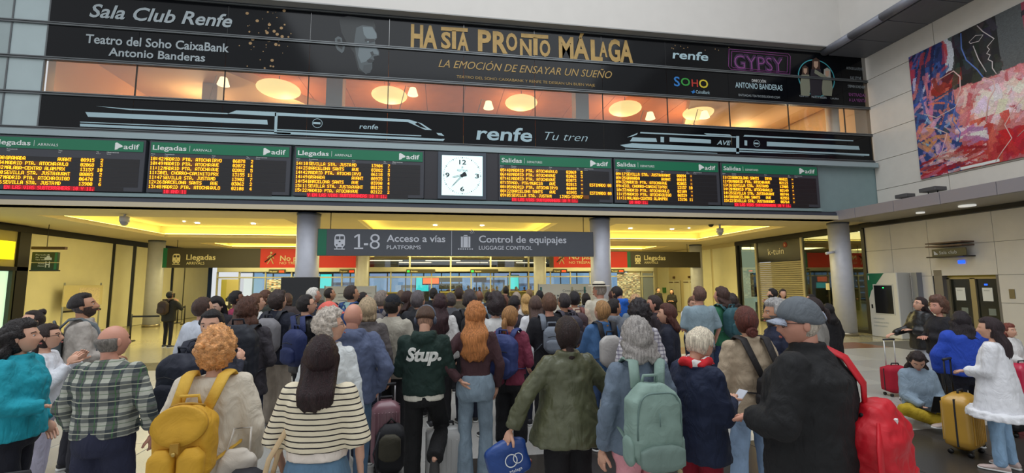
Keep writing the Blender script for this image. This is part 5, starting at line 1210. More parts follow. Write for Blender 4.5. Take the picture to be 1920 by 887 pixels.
# ---------------------------------------------------------------- bags
def sbox(w, d, h, ez=.22, n=28, e=.42, bulge=0.0, K=11, y0=0.0, lean=0.0):
    R = []
    for i in range(K):
        t = i/(K-1); zz = t*h; k = min(1, math.sin(min(1, max(.0, t/ez))*PI/2)**.55 if t < ez else math.sin(min(1, max(0, (1-t)/ez))*PI/2)**.55) if 0 < t < 1 else .45
        bl = 1+bulge*math.sin(PI*t)
        R.append([(w/2*k*math.copysign(abs(math.cos(2*PI*j/n))**e, math.cos(2*PI*j/n)), y0+lean*t+d/2*k*bl*math.copysign(abs(math.sin(2*PI*j/n))**e, math.sin(2*PI*j/n)), zz) for j in range(n)])
    return M().loft(R)
def bagmat(c, rough=.7): return mat('bag_%d_%d_%d' % c, c, rough, noise=.08, nscale=9, bump=.5, bscale=9, fold=1.2, bdist=.02)
def pack(f, label, col, w=.30, d=.16, h=.44, z=.98, straps=True, scol=None, name='backpack', style='plain', x=0.0, tilt=0, group=None, one=None, cat='backpack', gap=.0, trim=None):
    s = f.s; y = -.155-gap; m = bagmat(col); sm = bagmat(scol or col); tm = bagmat(trim or (30, 30, 34))
    o = empty(name, (0, 0, 0), 0, label, cat, group); o.matrix_world = f.mw @ Matrix.Translation(f.S((x, y-d/2, z))) @ Matrix.Rotation(math.radians(tilt), 4, 'Y') @ Matrix.Diagonal((s, s, s, 1))
    o.matrix_basis = o.matrix_world.copy()
    q = sbox(w, d, h, bulge=.12).build('bag_body', m, o) if f.lod else remeshed('bag_body', sbox(w, d, h, bulge=.12), m, o, .012, 2, .022, .10)
    if style == 'plain':
        sbox(w*.78, .06, h*.46, y0=-d/2-.01).build('front_pocket', m, o).location = (0, 0, h*.07); M().tube([(-w*.3, -d/2-.022, h*.62), (0, -d/2-.032, h*.66), (w*.3, -d/2-.022, h*.62)], .004, 6).build('zip', tm, o)
    if style == 'flap':
        for sx in (-1, 1): sbox(w*.44, .09, h*.42, y0=-d/2-.025, ez=.3, e=.7).build('front_pocket', m, o).location = (sx*w*.24, 0, h*.12)
        R = [[(w*.47*k*math.cos(a), yy-d*.5-.03+.012*math.sin(a), h*.80+(h*.24)*k*math.sin(a)) for a in np.linspace(0, 2*PI, 25)[:-1]] for k, yy in ((.15, .004), (.7, .003), (.97, -.002), (1.0, .03))]
        M().loft(R).build('flap', m, o); M().box(-.02, -d/2-.066, h*.50, .02, -d/2-.05, h*.62).build('strap_end', tm, o); M().ell((0, -d/2-.07, h*.50), (.012, .006, .012), 8, 6).build('snap', mat('brass', (190, 160, 90), .3, .8), o)
        M().tube([(-w*.3, 0, h*.98), (-w*.1, -.03, h*1.03), (w*.1, -.03, h*1.03), (w*.3, 0, h*.98)], .007, 6).build('drawcord', tm, o)
    if style == 'box':
        M().tube([(w*.44*math.copysign(abs(math.cos(q_))**.45, math.cos(q_)), -d/2*.93-.012*math.sin(q_), h*.30+h*.62*math.sin(q_)**.5) for q_ in np.linspace(.02, PI-.02, 22)], .006, 6).build('zip', tm, o)
        sbox(w*.86, .05, h*.30, y0=-d/2-.02).build('front_pocket', bagmat(tuple(int(v*.86) for v in col)), o).location = (0, 0, h*.03)
        M().tube([(-w*.06, -d/2-.035, h*.70), (-w*.06, -d/2-.035, h*.55)], .004, 6).build('zip_pull', tm, o)
        for sx in (-1, 1): sbox(.05, d*.7, h*.34, e=.8).build('side_pocket', m, o).location = (sx*w*.50, 0, h*.06)
    M().tube([(-.05, d*.2, h-.01), (-.045, d*.1, h+.045), (.045, d*.1, h+.045), (.05, d*.2, h-.01)], .010, 8).build('handle', sm, o)
    if straps:
        top_ = 1.475-z; off = d/2
        for sx in ((-1, 1) if one is None else (one,)):
            X0 = .09-x*sx
            pts = [(sx*.08, off*.6, min(h, top_)-.04), (sx*(X0+.005), off+.04, top_+.0), (sx*(X0+.012), off+.13, top_+.012), (sx*(X0+.03), off+.235, top_-.06), (sx*(X0+.045), off+.285, top_-.20), (sx*(X0+.075), off+.26, top_-.32), (sx*(X0+.085), off+.12, top_-.42), (sx*.12, off*.5, .10)]
            c = M(); c.tube(pts, [.035, .036, .036, .034, .03, .022, .014, .012], 10, flat=.28, up=(0, -.5, 1)); c.build('strap', sm, o)
    return o
def suitcase(px, py, label, col, w=.42, d=.26, h=.62, rz=0, handle=.35, ribs=True, soft=False, floor=True, hcol=(190, 190, 192), pt=None):
    x, y = onZ(px, py, 0) if pt is None else pt
    o = empty('suitcase', (x, y, 0), rz, label, 'suitcase'); m = mat('case_%d_%d_%d' % col, col, .35 if not soft else .8, noise=.05, nscale=6, coat=0 if soft else .3)
    b = sbox(w, d, h, ez=.12, e=.35).build('shell', m, o); b.location = (0, 0, .05)
    if ribs:
        for k in range(7):
            xx = -w*.36+k*w*.12
            for sy in (-1, 1): M().box(xx-.008, sy*d/2-.006, .14, xx+.008, sy*d/2+.006, h-.05).build('rib', m, o, .003)
    M().tube([(0, -d/2-.002, .06), (0, -d/2-.002, .06)], .001, 4)
    M().box(-w/2-.003, -.008, .10, w/2+.003, .008, h).build('zip_band', mat('zip_dark', (40, 40, 44), .6), o)
    for sx in (-1, 1):
        for sy in (-1, 1):
            wv = M(); wv.loft([[(sx*(w/2-.05)+q, sy*(d/2-.05)+.026*math.cos(a), .027+.026*math.sin(a)) for a in [2*PI*j/12 for j in range(12)]] for q in (-.012, .012)]); wv.build('wheel', BLACK, o)
    M().tube([(-.07, 0, h+.045), (-.06, 0, h+.085), (.06, 0, h+.085), (.07, 0, h+.045)], .011, 8).build('carry_handle', mat('zip_dark', (40, 40, 44), .6), o)
    if handle:
        hm = mat('trolley_%d' % hcol[0], hcol, .3, .6)
        for sx in (-1, 1): M().tube([(sx*.09, d*.32, h-.05), (sx*.09, d*.32, h+handle)], .009, 8).build('trolley_bar', hm, o)
        M().tube([(-.10, d*.32, h+handle), (.10, d*.32, h+handle)], .016, 8).build('trolley_grip', mat('zip_dark', (40, 40, 44), .6), o)
    return o
def onbody(f, s, m, O, w, h, lift=.006, shear=0, bold=0, name='lettering', horiz=(1, 0, 0)):
    """print laid on the back of a garment; wrapped after baking"""
    WRAP.append((f, s, m, O, w, h, lift, shear, bold, name))
WRAP = []
def do_wraps():
    for f, s, m, O, w, h, lift, shear, bold, name in WRAP:
        me = f.g.data; bvh = BVHTree.FromPolygons([v.co for v in me.vertices], [tuple(p.vertices) for p in me.polygons])
        c = M(); textmesh(c, s, (O[0]*f.s, 0, O[2]*f.s), (1, 0, 0), (0, 0, 1), w, h, bold=bold, shear=shear)
        bm = bmesh.new(); vs = [bm.verts.new(v) for v in c.v]
        for q in c.f:
            try: bm.faces.new([vs[i] for i in q])
            except ValueError: pass
        bmesh.ops.triangulate(bm, faces=bm.faces); bmesh.ops.subdivide_edges(bm, edges=[e for e in bm.edges if e.calc_length() > .03], cuts=2, use_grid_fill=True)
        for v in bm.verts:
            hit = bvh.ray_cast(Vector((v.co.x, -1.0, v.co.z)), Vector((0, 1, 0)))
            if hit[0] is not None: v.co.y = hit[0].y-lift
            else: v.co.y = -.12
        me2 = bpy.data.meshes.new(name); bm.to_mesh(me2); bm.free(); me2.materials.append(m); newobj(name, me2, f.o)
# ---------------------------------------------------------------- the crowd (pixel column, pixel row of the head top, depth in metres, heading in degrees clockwise from the boards)
p = person
BLK = (24, 24, 28); NAVY = (26, 32, 52); BR = (58, 36, 26); DK = (26, 20, 18); GRH = (120, 112, 104); BLO = (176, 138, 84)
PLAID = stripes('plaid_shirt', (178, 180, 168), None, 0, 0, plaid=[(0, 9.5, .52, .1, (34, 46, 52), .75), (2, 9.5, .50, .3, (30, 44, 56), .72), (0, 9.5, .06, .78, (70, 110, 70), .9), (2, 9.5, .06, .05, (190, 190, 170), .8), (2, 9.5, .04, .55, (60, 96, 62), .8)])
STR = stripes('striped_knit', (226, 214, 186), (40, 34, 36), 34, .24)
SCARF = stripes('red_white_scarf', (196, 30, 40), None, 0, 0, plaid=[(0, 14, .4, .2, (220, 215, 210), 1), (2, 11, .3, .1, (40, 50, 80), 1), (1, 12, .3, .5, (205, 30, 40), 1)])
ZEB = stripes('zig_print', (208, 204, 208), None, 0, 0, plaid=[(2, 24, .35, .1, (84, 78, 104), .6), (0, 20, .35, .4, (96, 90, 116), .5)])
LEATHER = mat('black_leather', (26, 26, 28), .38, noise=.1, nscale=8, bump=.4, bscale=20)
OLV = mat('olive_leather', (84, 86, 62), .40, noise=.12, nscale=7, bump=.5, bscale=6, stretch=(1.4, 1.4, .8), fold=1.4, bdist=.03)
CREAMK = (214, 204, 186)
# --- nearest row
a1 = p(46, 605, 3.45, 78, 'woman in turquoise jacket with long dark curls, facing right at the left edge', ('jacket', (22, 150, 168), {'hem': .86, 'off': .026}), ('slim', (18, 20, 34)), ('curlylong', (22, 16, 16), -.34), 'f', ('slack', 'front'), hy=-4, hp=8, w=1.12)
a2 = p(214, 611, 3.30, 4, 'balding man in checked shirt and navy trousers, seen from behind at left', ('shirt', (180, 180, 170), {'mat': PLAID, 'hem': .93, 'sleeve': .86}), ('loose', (34, 38, 62)), ('fringe', (110, 104, 98)), 'm', ('slack', 'slack'), hy=25, hp=4, skin='r', w=1.07, eyes=False)
a3 = p(408, 622, 2.78, -6, 'woman with curly copper updo and cream sweater wearing the yellow backpack', ('sweater', CREAMK, {'hem': .80, 'off': .034, 'puff': .018}), ('loose', (200, 196, 186)), ('updo', (196, 138, 84)), 'f', ('slack', 'slack'), hy=0, hp=6, w=1.0, eyes=False)
a4 = p(604, 634, 2.58, 10, 'woman with long straight dark brown hair and black-striped cream knit', ('tee', (224, 212, 186), {'mat': STR, 'hem': 1.10, 'off': .028, 'sleeve': .52, 'puff': .012, 'under': (232, 220, 208)}), ('jeans', (92, 124, 150)), ('long', (34, 16, 18), -.27), 'f', ('slack', 'slack'), hy=-20, hp=14, w=1.04, eyes=False)
a5 = p(1062, 597, 3.35, -8, 'woman in flared olive leather jacket with low dark ponytail', ('jacket', (64, 68, 48), {'mat': OLV, 'hem': .84, 'flare': .26}), ('loose', (16, 14, 18)), ('lowpony', (36, 22, 20)), 'f', ('wide', 'wide'), hy=4, hp=8, eyes=False)
a6 = p(1192, 602, 3.05, -4, 'woman with grey bob and light denim jacket wearing the sage green backpack', ('jacket', (102, 116, 132), {'hem': .88, 'off': .024}), ('slim', (214, 148, 156)), ('wavy', (150, 144, 140), -.15), 'f', ('down', 'down'), hy=4, hp=6, eyes=False, w=1.04)
a7 = p(1302, 615, 3.2, 74, 'short-haired blonde older woman in navy jacket and red scarf reading her phone', ('jacket', (24, 34, 60), {'hem': .80, 'off': .036}), ('slim', (140, 16, 40)), ('short', (214, 200, 178)), 'f', ('front', 'phone'), hy=0, hp=-24, glasses=(60, 50, 46), scarf=SCARF, w=1.06)
a8 = p(1503, 567, 2.62, -30, 'big man in black jacket and grey baseball cap with the red bag on his shoulder', ('jacket', (20, 20, 22), {'hem': .78, 'off': .045, 'collar': .06}), ('loose', (90, 84, 72)), ('buzz', (176, 166, 150)), 'm', ('front', 'slack'), hy=-38, hp=-2, skin='r', w=1.24, cap=('cap', (98, 104, 110), 'f', (150, 156, 170)), glasses=(50, 30, 28))
a9 = p(1397, 577, 3.85, 6, 'woman with auburn bun, beige jacket and pale jeans carrying the small black bag', ('jacket', (176, 158, 134), {'hem': .86}), ('flare', (132, 156, 184)), ('bun', (84, 40, 32), (0, -.105, -.075)), 'f', ('slack', 'slack'), hy=8, hp=4, eyes=False, legs=.15)
a10 = p(797, 577, 4.45, 6, 'man in dark green hoodie with headphones, one knee on the silver suitcase', ('hoodie', (20, 44, 38), {'under': (224, 220, 206), 'hem': .90}), ('loose', (14, 14, 16)), ('fade', (74, 52, 40)), 'm', ('front', 'front'), hy=2, hp=-16, eyes=False, legs='knee', shoes=(60, 58, 58), sole=(150, 146, 140))
a11 = p(892, 570, 4.58, 4, 'woman with long wavy ginger hair, brown top and pale jeans, hand on hip', ('fitted', (70, 44, 48)), ('flare', (128, 146, 160)), ('wavy', (176, 112, 62), -.42), 'f', ('hip', 'slack'), hy=8, hp=8, eyes=False, shoes=(210, 206, 200))
a12 = p(957, 576, 5.05, 30, 'woman with blonde ponytail, maroon jacket and red sandals wearing a blue backpack', ('sweater', (118, 44, 66)), ('crop', (20, 20, 24)), ('pony', (146, 104, 62), .8), 'f', ('strap', 'strap'), hy=10, hp=6, skin='r', shoes=(150, 44, 34), shoekind='sandal', eyes=False)
a13 = p(663, 570, 4.25, 4, 'bald man in slate blue-grey hoodie seen from behind', ('hoodie', (84, 94, 122)), ('jeans', (76, 102, 128)), ('bald', (90, 70, 60)), 'm', ('slack', 'pocket'), hy=8, hp=6, skin='r', eyes=False, w=1.08)
a14 = p(622, 586, 3.72, 14, 'woman with curly silver-grey hair between the coral cap and the bald man', ('shirt', (210, 214, 214)), ('jeans', (50, 60, 84)), ('curly', (176, 166, 154)), 'f', ('down', 'down'), hy=55, hp=8, glasses=(90, 80, 80))
a15 = p(400, 584, 3.95, 25, 'dark-haired young man glancing back over his shoulder with navy jacket', ('jacket', (42, 44, 58)), ('loose', (30, 30, 38)), ('short', (24, 20, 22)), 'm', ('down', 'strap'), hy=150, hp=-4, hoff=(0.0, 0))
a16 = p(466, 562, 4.7, -4, 'woman with long brown hair wearing the large black backpack', ('jacket', (60, 56, 62)), ('jeans', (26, 38, 64)), ('wavy', (74, 44, 32), -.26), 'f', ('down', 'strap'), hy=8, hp=8, eyes=False)
a17 = p(60, 584, 5.2, 200, 'woman with messy dark bun looking up, behind the turquoise jacket', ('shirt', (200, 200, 206)), ('jeans', NAVY), ('bun', (34, 24, 24), (0, -.06, .11)), 'f', ('down', 'down'), hp=12)
a18 = p(92, 610, 4.2, 70, 'woman with glasses and white sleeves clasping her hands beside the turquoise jacket', ('sweater', (214, 216, 222)), ('slim', (176, 172, 190)), ('lowpony', (40, 26, 24)), 'f', ('up', 'up'), hp=6, glasses=(40, 34, 34))
a19 = p(163, 553, 5.0, 56, 'bearded man in stone jacket looking up to the right with dark hair', ('jacket', (172, 164, 156)), ('loose', (34, 34, 44)), ('fade', (28, 22, 22)), 'm', ('down', 'front'), hy=12, hp=14, skin='t', beard=(64, 48, 42))
# --- second band, left to right
b = {}
b[1] = p(384, 560, 5.4, 18, 'man in plain white shirt with short brown hair, left of the dark-haired group', ('shirt', (206, 212, 224)), ('loose', NAVY), ('short', (62, 42, 34)), 'm', hy=16, eyes=False)
b[2] = p(411, 556, 6.6, 190, 'young woman with straight black hair facing the camera, looking down', ('jacket', (34, 32, 40)), ('slim', BLK), ('long', (20, 16, 20), -.3), 'f', hp=-22, skin='p')
b[3] = p(446, 547, 7.6, 58, 'man in maroon polo shirt with short black hair in profile', ('tee', (142, 44, 74)), ('jeans', NAVY), ('short', (20, 16, 16)), 'm', skin='d', hy=10, beard=(20, 16, 16))
b[4] = p(483, 553, 6.9, 40, 'light brown haired woman in profile above the black backpack', ('shirt', (220, 220, 216)), ('jeans', NAVY), ('long', (96, 64, 46), -.2), 'f', hy=20)
b[5] = p(500, 547, 8.6, 70, 'woman with brown hair over her ear, farther back near the lit shop', ('jacket', (44, 50, 44)), ('slim', BLK), ('bob', (84, 54, 40)), 'f')
b[6] = p(524, 549, 6.5, 14, 'tall man with thick dark curls, navy jacket and beige trousers', ('jacket', (28, 32, 48)), ('wide', (158, 146, 132)), ('curly', (48, 34, 32)), 'm', ('slack', 'pocket'), hy=20, eyes=False, shoes=(180, 178, 180))
b[7] = p(577, 555, 5.9, 40, 'man in black leather jacket with glasses and black hair in profile', ('jacket', (26, 26, 28), {'mat': LEATHER}), ('loose', BLK), ('short', (26, 20, 20)), 'm', ('slack', 'front'), hy=24, glasses=(30, 28, 28))
b[8] = p(590, 541, 8.0, 40, 'white-haired man with ruddy face beside the black screen', ('jacket', (40, 44, 56)), ('loose', BLK), ('short', (206, 200, 192)), 'm', hy=20, skin='r')
b[9] = p(619, 540, 9.0, 44, 'man with cropped dark hair and navy pullover, right of the black screen', ('sweater', (24, 30, 50)), ('loose', BLK), ('buzz', (34, 26, 24)), 'm', hy=10, skin='t')
b[10] = p(661, 537, 7.6, 30, 'man in pale mint jacket with blue backpack straps', ('jacket', (150, 184, 182)), ('jeans', NAVY), ('short', (56, 44, 40)), 'm', hy=30, skin='t')
b[11] = p(683, 549, 8.4, 66, 'dark-haired woman in profile in front of the white notice board', ('jacket', (50, 46, 56)), ('slim', BLK), ('bun', (26, 20, 22)), 'f', hp=14)
b[12] = p(616, 571, 4.9, 70, 'person in coral baseball cap beside the curly grey hair', ('jacket', (40, 56, 84)), ('jeans', NAVY), ('short', (150, 130, 110)), 'f', cap=('cap', (222, 104, 92)), hp=4)
b[13] = p(690, 562, 5.2, 0, 'woman with ash blonde hair behind the bald man', ('jacket', (90, 84, 84)), ('jeans', NAVY), ('bob', (168, 148, 118)), 'f', eyes=False)
b[14] = p(718, 547, 6.7, 16, 'grey-haired man in navy jacket wearing the grey rucksack', ('jacket', (26, 34, 60)), ('loose', (40, 44, 58)), ('short', (124, 112, 104)), 'm', hy=30, skin='r')
b[15] = p(738, 556, 5.6, 24, 'man in black baseball cap and light stone jacket with a crossbody strap', ('jacket', (174, 168, 154)), ('loose', BLK), ('short', DK), 'm', ('slack', 'front'), hy=10, cap=('cap', (20, 24, 34)), eyes=False)
b[16] = p(766, 548, 7.5, 50, 'woman with dark brown hair looking right, left of the headphones man', ('jacket', (30, 30, 36)), ('slim', BLK), ('long', (50, 30, 26), -.2), 'f', hp=12)
b[17] = p(786, 549, 6.9, 20, 'grey-haired man in dark hooded jacket behind the headphones man', ('jacket', (38, 40, 46)), ('loose', BLK), ('thick', (88, 82, 84)), 'm', hy=20, eyes=False)
b[18] = p(813, 541, 10.0, 10, 'woman with dark hair near the ticket gates, above the headphones man', ('jacket', (30, 30, 36)), ('slim', BLK), ('bun', (24, 20, 20)), 'f', eyes=False)
b[19] = p(826, 554, 6.4, 6, 'woman with very long dark plum hair between headphones and ginger hair', ('shirt', (224, 222, 220)), ('slim', BLK), ('wavy', (50, 30, 34), -.42), 'f', eyes=False)
b[20] = p(861, 541, 9.2, 10, 'person with dark hair and khaki sleeve left of the black coat', ('jacket', (92, 82, 62)), ('loose', BLK), ('short', (50, 36, 32)), 'm', eyes=False)
b[21] = p(880, 547, 6.6, -6, 'person with thick dark grey hair in a black coat behind the ginger hair', ('long', (20, 20, 26)), ('loose', (22, 28, 48)), ('thick', (60, 52, 54)), 'm', eyes=False)
b[22] = p(898, 545, 8.4, 0, 'bald man in pale blue shirt with dark strap', ('tee', (136, 156, 172)), ('loose', NAVY), ('bald', DK), 'm', skin='d', eyes=False)
b[23] = p(929, 556, 5.9, -10, 'woman with dark curls and white t-shirt right of the ginger hair', ('tee', (222, 222, 220)), ('slim', BLK), ('afro', (36, 24, 26)), 'f', eyes=False)
b[24] = p(944, 556, 7.8, 0, 'woman with chestnut hair and mauve vest', ('tee', (130, 104, 106)), ('slim', BLK), ('bob', (96, 56, 44)), 'f', eyes=False)
b[25] = p(966, 557, 6.9, 30, 'young man with fade haircut in profile above the blonde ponytail', ('tee', (44, 40, 50)), ('loose', BLK), ('fade', (30, 24, 26)), 'm', hy=10, skin='r')
b[26] = p(986, 553, 8.8, 0, 'woman with honey blonde hair and white top with dark straps', ('tee', (220, 216, 212)), ('slim', BLK), ('long', (184, 146, 90), -.25), 'f', eyes=False)
b[27] = p(1004, 557, 6.5, -4, 'woman with long grey-brown hair and white blouse left of the man in black t-shirt', ('shirt', (226, 226, 230)), ('jeans', NAVY), ('long', (82, 62, 56), -.36), 'f', hy=10, eyes=False)
b[28] = p(1029, 552, 5.7, 4, 'man with short sandy hair and black t-shirt wearing a grey sling bag', ('tee', (20, 20, 28)), ('loose', BLK), ('short', (92, 64, 48)), 'm', ('slack', 'front'), hy=-6, skin='r', eyes=False)
b[29] = p(1056, 552, 7.0, -16, 'man with grizzled dark hair and black t-shirt wearing the charcoal rucksack', ('tee', (22, 22, 28)), ('loose', BLK), ('short', (52, 46, 48)), 'm', hy=-10, skin='t', eyes=False)
b[30] = p(1076, 548, 7.4, 0, 'man with black hair and beige jacket wearing the brown backpack', ('jacket', (196, 176, 156)), ('loose', (40, 40, 46)), ('short', (28, 24, 28)), 'm', skin='t', eyes=False)
b[31] = p(1012, 546, 10.2, 20, 'person with black hair at the edge of the white notice board', ('jacket', BLK), ('loose', BLK), ('short', (18, 16, 20)), 'm', eyes=False)
b[32] = p(948, 537, 13.5, 0, 'security guard in black suit standing before the ticket gates', ('jacket', (22, 24, 26)), ('loose', BLK), ('short', DK), 'm', eyes=False)
b[33] = p(968, 549, 9.5, 0, 'man with pale thinning hair among the crowd centre', ('shirt', (170, 160, 150)), ('loose', NAVY), ('short', (150, 136, 124)), 'm', eyes=False)
b[34] = p(1124, 530, 7.9, -8, 'man in straw panama hat and cream shirt by the notice board', ('shirt', (206, 198, 180)), ('loose', (120, 120, 124)), ('short', (150, 140, 130)), 'm', cap=('hat', (222, 212, 190)), hy=-30, hp=0, skin='r')
b[35] = p(1127, 566, 5.5, -10, 'woman with fair tied-up hair and blue denim shirt wearing the white drawstring bag', ('jacket', (66, 104, 150), {'off': .022}), ('jeans', (60, 84, 124)), ('lowpony', (150, 112, 70)), 'f', ('reach', 'slack'), hy=-12, eyes=False)
b[36] = p(1150, 562, 6.4, 46, 'man with dark slicked hair and grey hoodie in profile', ('hoodie', (100, 104, 112)), ('loose', BLK), ('short', (30, 24, 24)), 'm', hy=30, hp=0, skin='t')
b[37] = p(1148, 546, 10.2, 0, 'woman with dark red hair behind the straw hat', ('jacket', (60, 30, 34)), ('slim', BLK), ('long', (58, 28, 28), -.2), 'f', eyes=False)
b[38] = p(1161, 537, 9.0, -30, 'man in bright blue hoodie looking down', ('hoodie', (28, 92, 186)), ('loose', BLK), ('short', (30, 24, 24)), 'm', ('front', 'front'), hp=-26, skin='t', beard=(40, 30, 28))
b[39] = p(1190, 557, 7.4, 0, 'person with light messy bun and grey backpack behind the dark curls', ('jacket', (120, 132, 142)), ('jeans', NAVY), ('updo', (170, 132, 92)), 'f', eyes=False)
b[40] = p(1197, 570, 5.1, 6, 'woman with short dark curls and black-and-white patterned cardigan', ('sweater', (200, 196, 200), {'mat': ZEB}), ('jeans', NAVY), ('afro', (26, 20, 24)), 'f', eyes=False)
b[41] = p(1227, 555, 6.6, -70, 'smiling woman in profile with dark bun, facing left', ('jacket', (40, 30, 36)), ('slim', BLK), ('bun', (48, 34, 32)), 'f', hp=0, skin='r')
b[42] = p(1250, 572, 5.5, -60, 'woman with long auburn-brown hair in navy cardigan, facing left', ('jacket', (22, 26, 44)), ('jeans', NAVY), ('long', (74, 38, 30), -.22), 'f', ('slack', 'front'), hp=4)
b[43] = p(1234, 540, 23, 160, 'man in dark suit far away by the cream doors', ('jacket', (26, 24, 28)), ('loose', BLK), ('short', DK), 'm', ('down', 'down'))
b[44] = p(1259, 543, 22, 220, 'woman in black coat with long dark hair far away by the cream doors', ('long', (20, 18, 20)), ('slim', BLK), ('long', DK, -.3), 'f', ('fold', 'fold'))
b[45] = p(1297, 556, 8.6, 190, 'young woman in white t-shirt with black strap handing a green bag', ('tee', (226, 226, 222)), ('jeans', NAVY), ('pony', (100, 70, 50)), 'f', ('front', 'reach'), hp=-16)
b[46] = p(1309, 539, 7.2, 4, 'tall man in pale blue-grey t-shirt seen from behind', ('tee', (140, 160, 170)), ('jeans', (60, 74, 96)), ('short', (92, 66, 56)), 'm', ('front', 'slack'), eyes=False, skin='r', hy=-10)
b[47] = p(1350, 541, 7.5, -10, 'person with shoulder-length brown hair and green t-shirt wearing a teal backpack', ('tee', (50, 116, 84)), ('jeans', (46, 62, 96)), ('wavy', (64, 42, 36), -.18), 'm', ('front', 'slack'), hy=-20, eyes=False, skin='r')
b[48] = p(1371, 553, 8.4, 10, 'woman with dark curls behind the green t-shirt', ('jacket', (40, 36, 40)), ('jeans', NAVY), ('curlylong', (40, 28, 26), -.2), 'f', eyes=False)
b[49] = p(1455, 565, 4.45, -72, 'grey-haired man with moustache in navy jacket facing left behind the cap man', ('jacket', (26, 32, 56)), ('loose', (40, 44, 60)), ('thick', (150, 148, 146)), 'm', ('slack', 'front'), hp=0, skin='t', beard=(90, 80, 76))
b[50] = p(1447, 543, 11.6, -60, 'young man with black hair holding his chin in front of the shutter', ('jacket', (44, 46, 56)), ('loose', BLK), ('thick', (26, 20, 22)), 'm', ('down', 'face'), hp=6, beard=(40, 30, 28))
b[51] = p(1467, 543, 13.0, 200, 'woman with long dark hair and pale top in front of the shutter', ('shirt', (206, 190, 150)), ('jeans', NAVY), ('long', (40, 26, 26), -.25), 'f', hp=0)
b[52] = p(1524, 560, 5.6, -50, 'woman with dark ponytail and grey vest behind the cap man', ('shirt', (128, 124, 118)), ('jeans', NAVY), ('pony', (36, 24, 24), .9), 'f', hp=0)
b[53] = p(1519, 553, 10.5, -40, 'person with dark hair just behind the ponytail woman', ('jacket', BLK), ('loose', BLK), ('short', DK), 'm', eyes=False)
b[54] = p(1551, 571, 8.3, 0, 'person all in black standing in front of the round right column', ('long', (16, 14, 18)), ('loose', BLK), ('long', (16, 12, 14), -.3), 'f', eyes=False)
b[55] = p(1722, 559, 8.0, -78, 'young woman in black leather jacket holding the red suitcase handle', ('jacket', (26, 26, 28), {'mat': LEATHER}), ('slim', (190, 196, 206)), ('long', (36, 24, 24), -.28), 'f', ('fold', 'reach'), hp=16, glasses=(50, 40, 40))
b[56] = p(1757, 561, 6.8, -66, 'woman with short brown curls and arms folded in a black top', ('sweater', (26, 24, 30)), ('slim', BLK), ('afro', (84, 56, 42)), 'f', ('fold', 'fold'), hy=-20, hp=2, w=1.15, skin='r')
b[57] = p(1800, 587, 5.5, 30, 'woman with dark wavy hair wrapped in a royal blue shawl', ('shawl', (34, 70, 176)), ('slim', (22, 26, 44)), ('wavy', (30, 22, 26), -.26), 'f', ('front', 'front'), hy=30, hp=-12)
b[58] = p(1856, 598, 4.85, -24, 'woman with long straight dark hair and loose white blouse with ruffled hem', ('blouse', (228, 228, 232), {'ruffle': 1, 'hem': .66, 'puff': .012}), ('jeans', (140, 172, 202)), ('long', (40, 26, 30), -.36), 'f', ('front', 'slack'), hy=-14, hp=0, eyes=False, shoes=(206, 184, 178))
b[59] = p(1716, 657, 6.4, 200, 'woman with dark hair sitting cross-legged on the floor using a laptop', ('jacket', (138, 156, 172), {'off': .03}), ('loose', (176, 148, 30)), ('wavy', (40, 28, 28), -.24), 'f', ('type', 'type'), hp=-34, hy=20, legs='cross', sit={'h': 1.74}, shoes=(200, 180, 170))
b[60] = p(1890, 609, 8.0, 180, 'woman with red-brown curls sitting at the right wall in a white jacket', ('jacket', (214, 212, 210)), ('loose', (176, 24, 30)), ('curlylong', (104, 48, 36), -.2), 'f', ('front', 'front'), hp=4, legs='seat', sit={'h': 1.62})
b[61] = p(320, 547, 14.6, 16, 'man in dark jacket with brown backpack on the phone, alone by the left column', ('jacket', (34, 34, 26)), ('slim', (18, 18, 22)), ('short', (24, 20, 18)), 'm', ('slack', 'ear'), skin='t', legs=.12)
# the tiny crowd beyond the ticket gates
rr = random.Random(11); 
for i in range(18):
    px = 842+i*11.5+rr.uniform(-3, 3); dd = rr.uniform(31, 38)
    col = rr.choice(((40, 44, 56), (30, 30, 34), (90, 96, 110), (150, 60, 50), (120, 120, 120), (60, 70, 90)))
    p(px, 537+rr.uniform(-2.5, 3), dd, rr.choice((0, 30, 180, 90)), 'traveller far beyond the ticket gates in the bright concourse', ('jacket', col), ('loose', (34, 36, 44)), ('short', rr.choice((DK, BR, GRH))), rr.choice('mf'), group='travellers beyond the gates')
for i, (px, py, dd, lb, col, hk, hc) in enumerate(((752, 546, 9.6, 'person with light brown hair close to the red gate lamp', (60, 60, 70), 'short', (90, 70, 56)), (845, 552, 8.4, 'person in grey hood left of the khaki sleeve', (84, 86, 92), 'thick', (70, 62, 62)), (915, 548, 10.5, 'person with black hair right of the bald man in pale blue', (40, 44, 52), 'short', DK),
        (992, 543, 12.0, 'person with light brown hair near the white gate lamp', (120, 110, 100), 'short', (120, 92, 66)), (540, 552, 9.8, 'person with brown hair in front of the lit shop left of the monitor', (70, 60, 60), 'bob', (80, 56, 44)), (1098, 552, 10.4, 'person with dark bob right of the brown backpack', (80, 84, 92), 'bob', DK))):
    p(px, py, dd, 0, lb, ('jacket', col), ('loose', BLK), (hk, hc), 'm', eyes=False)
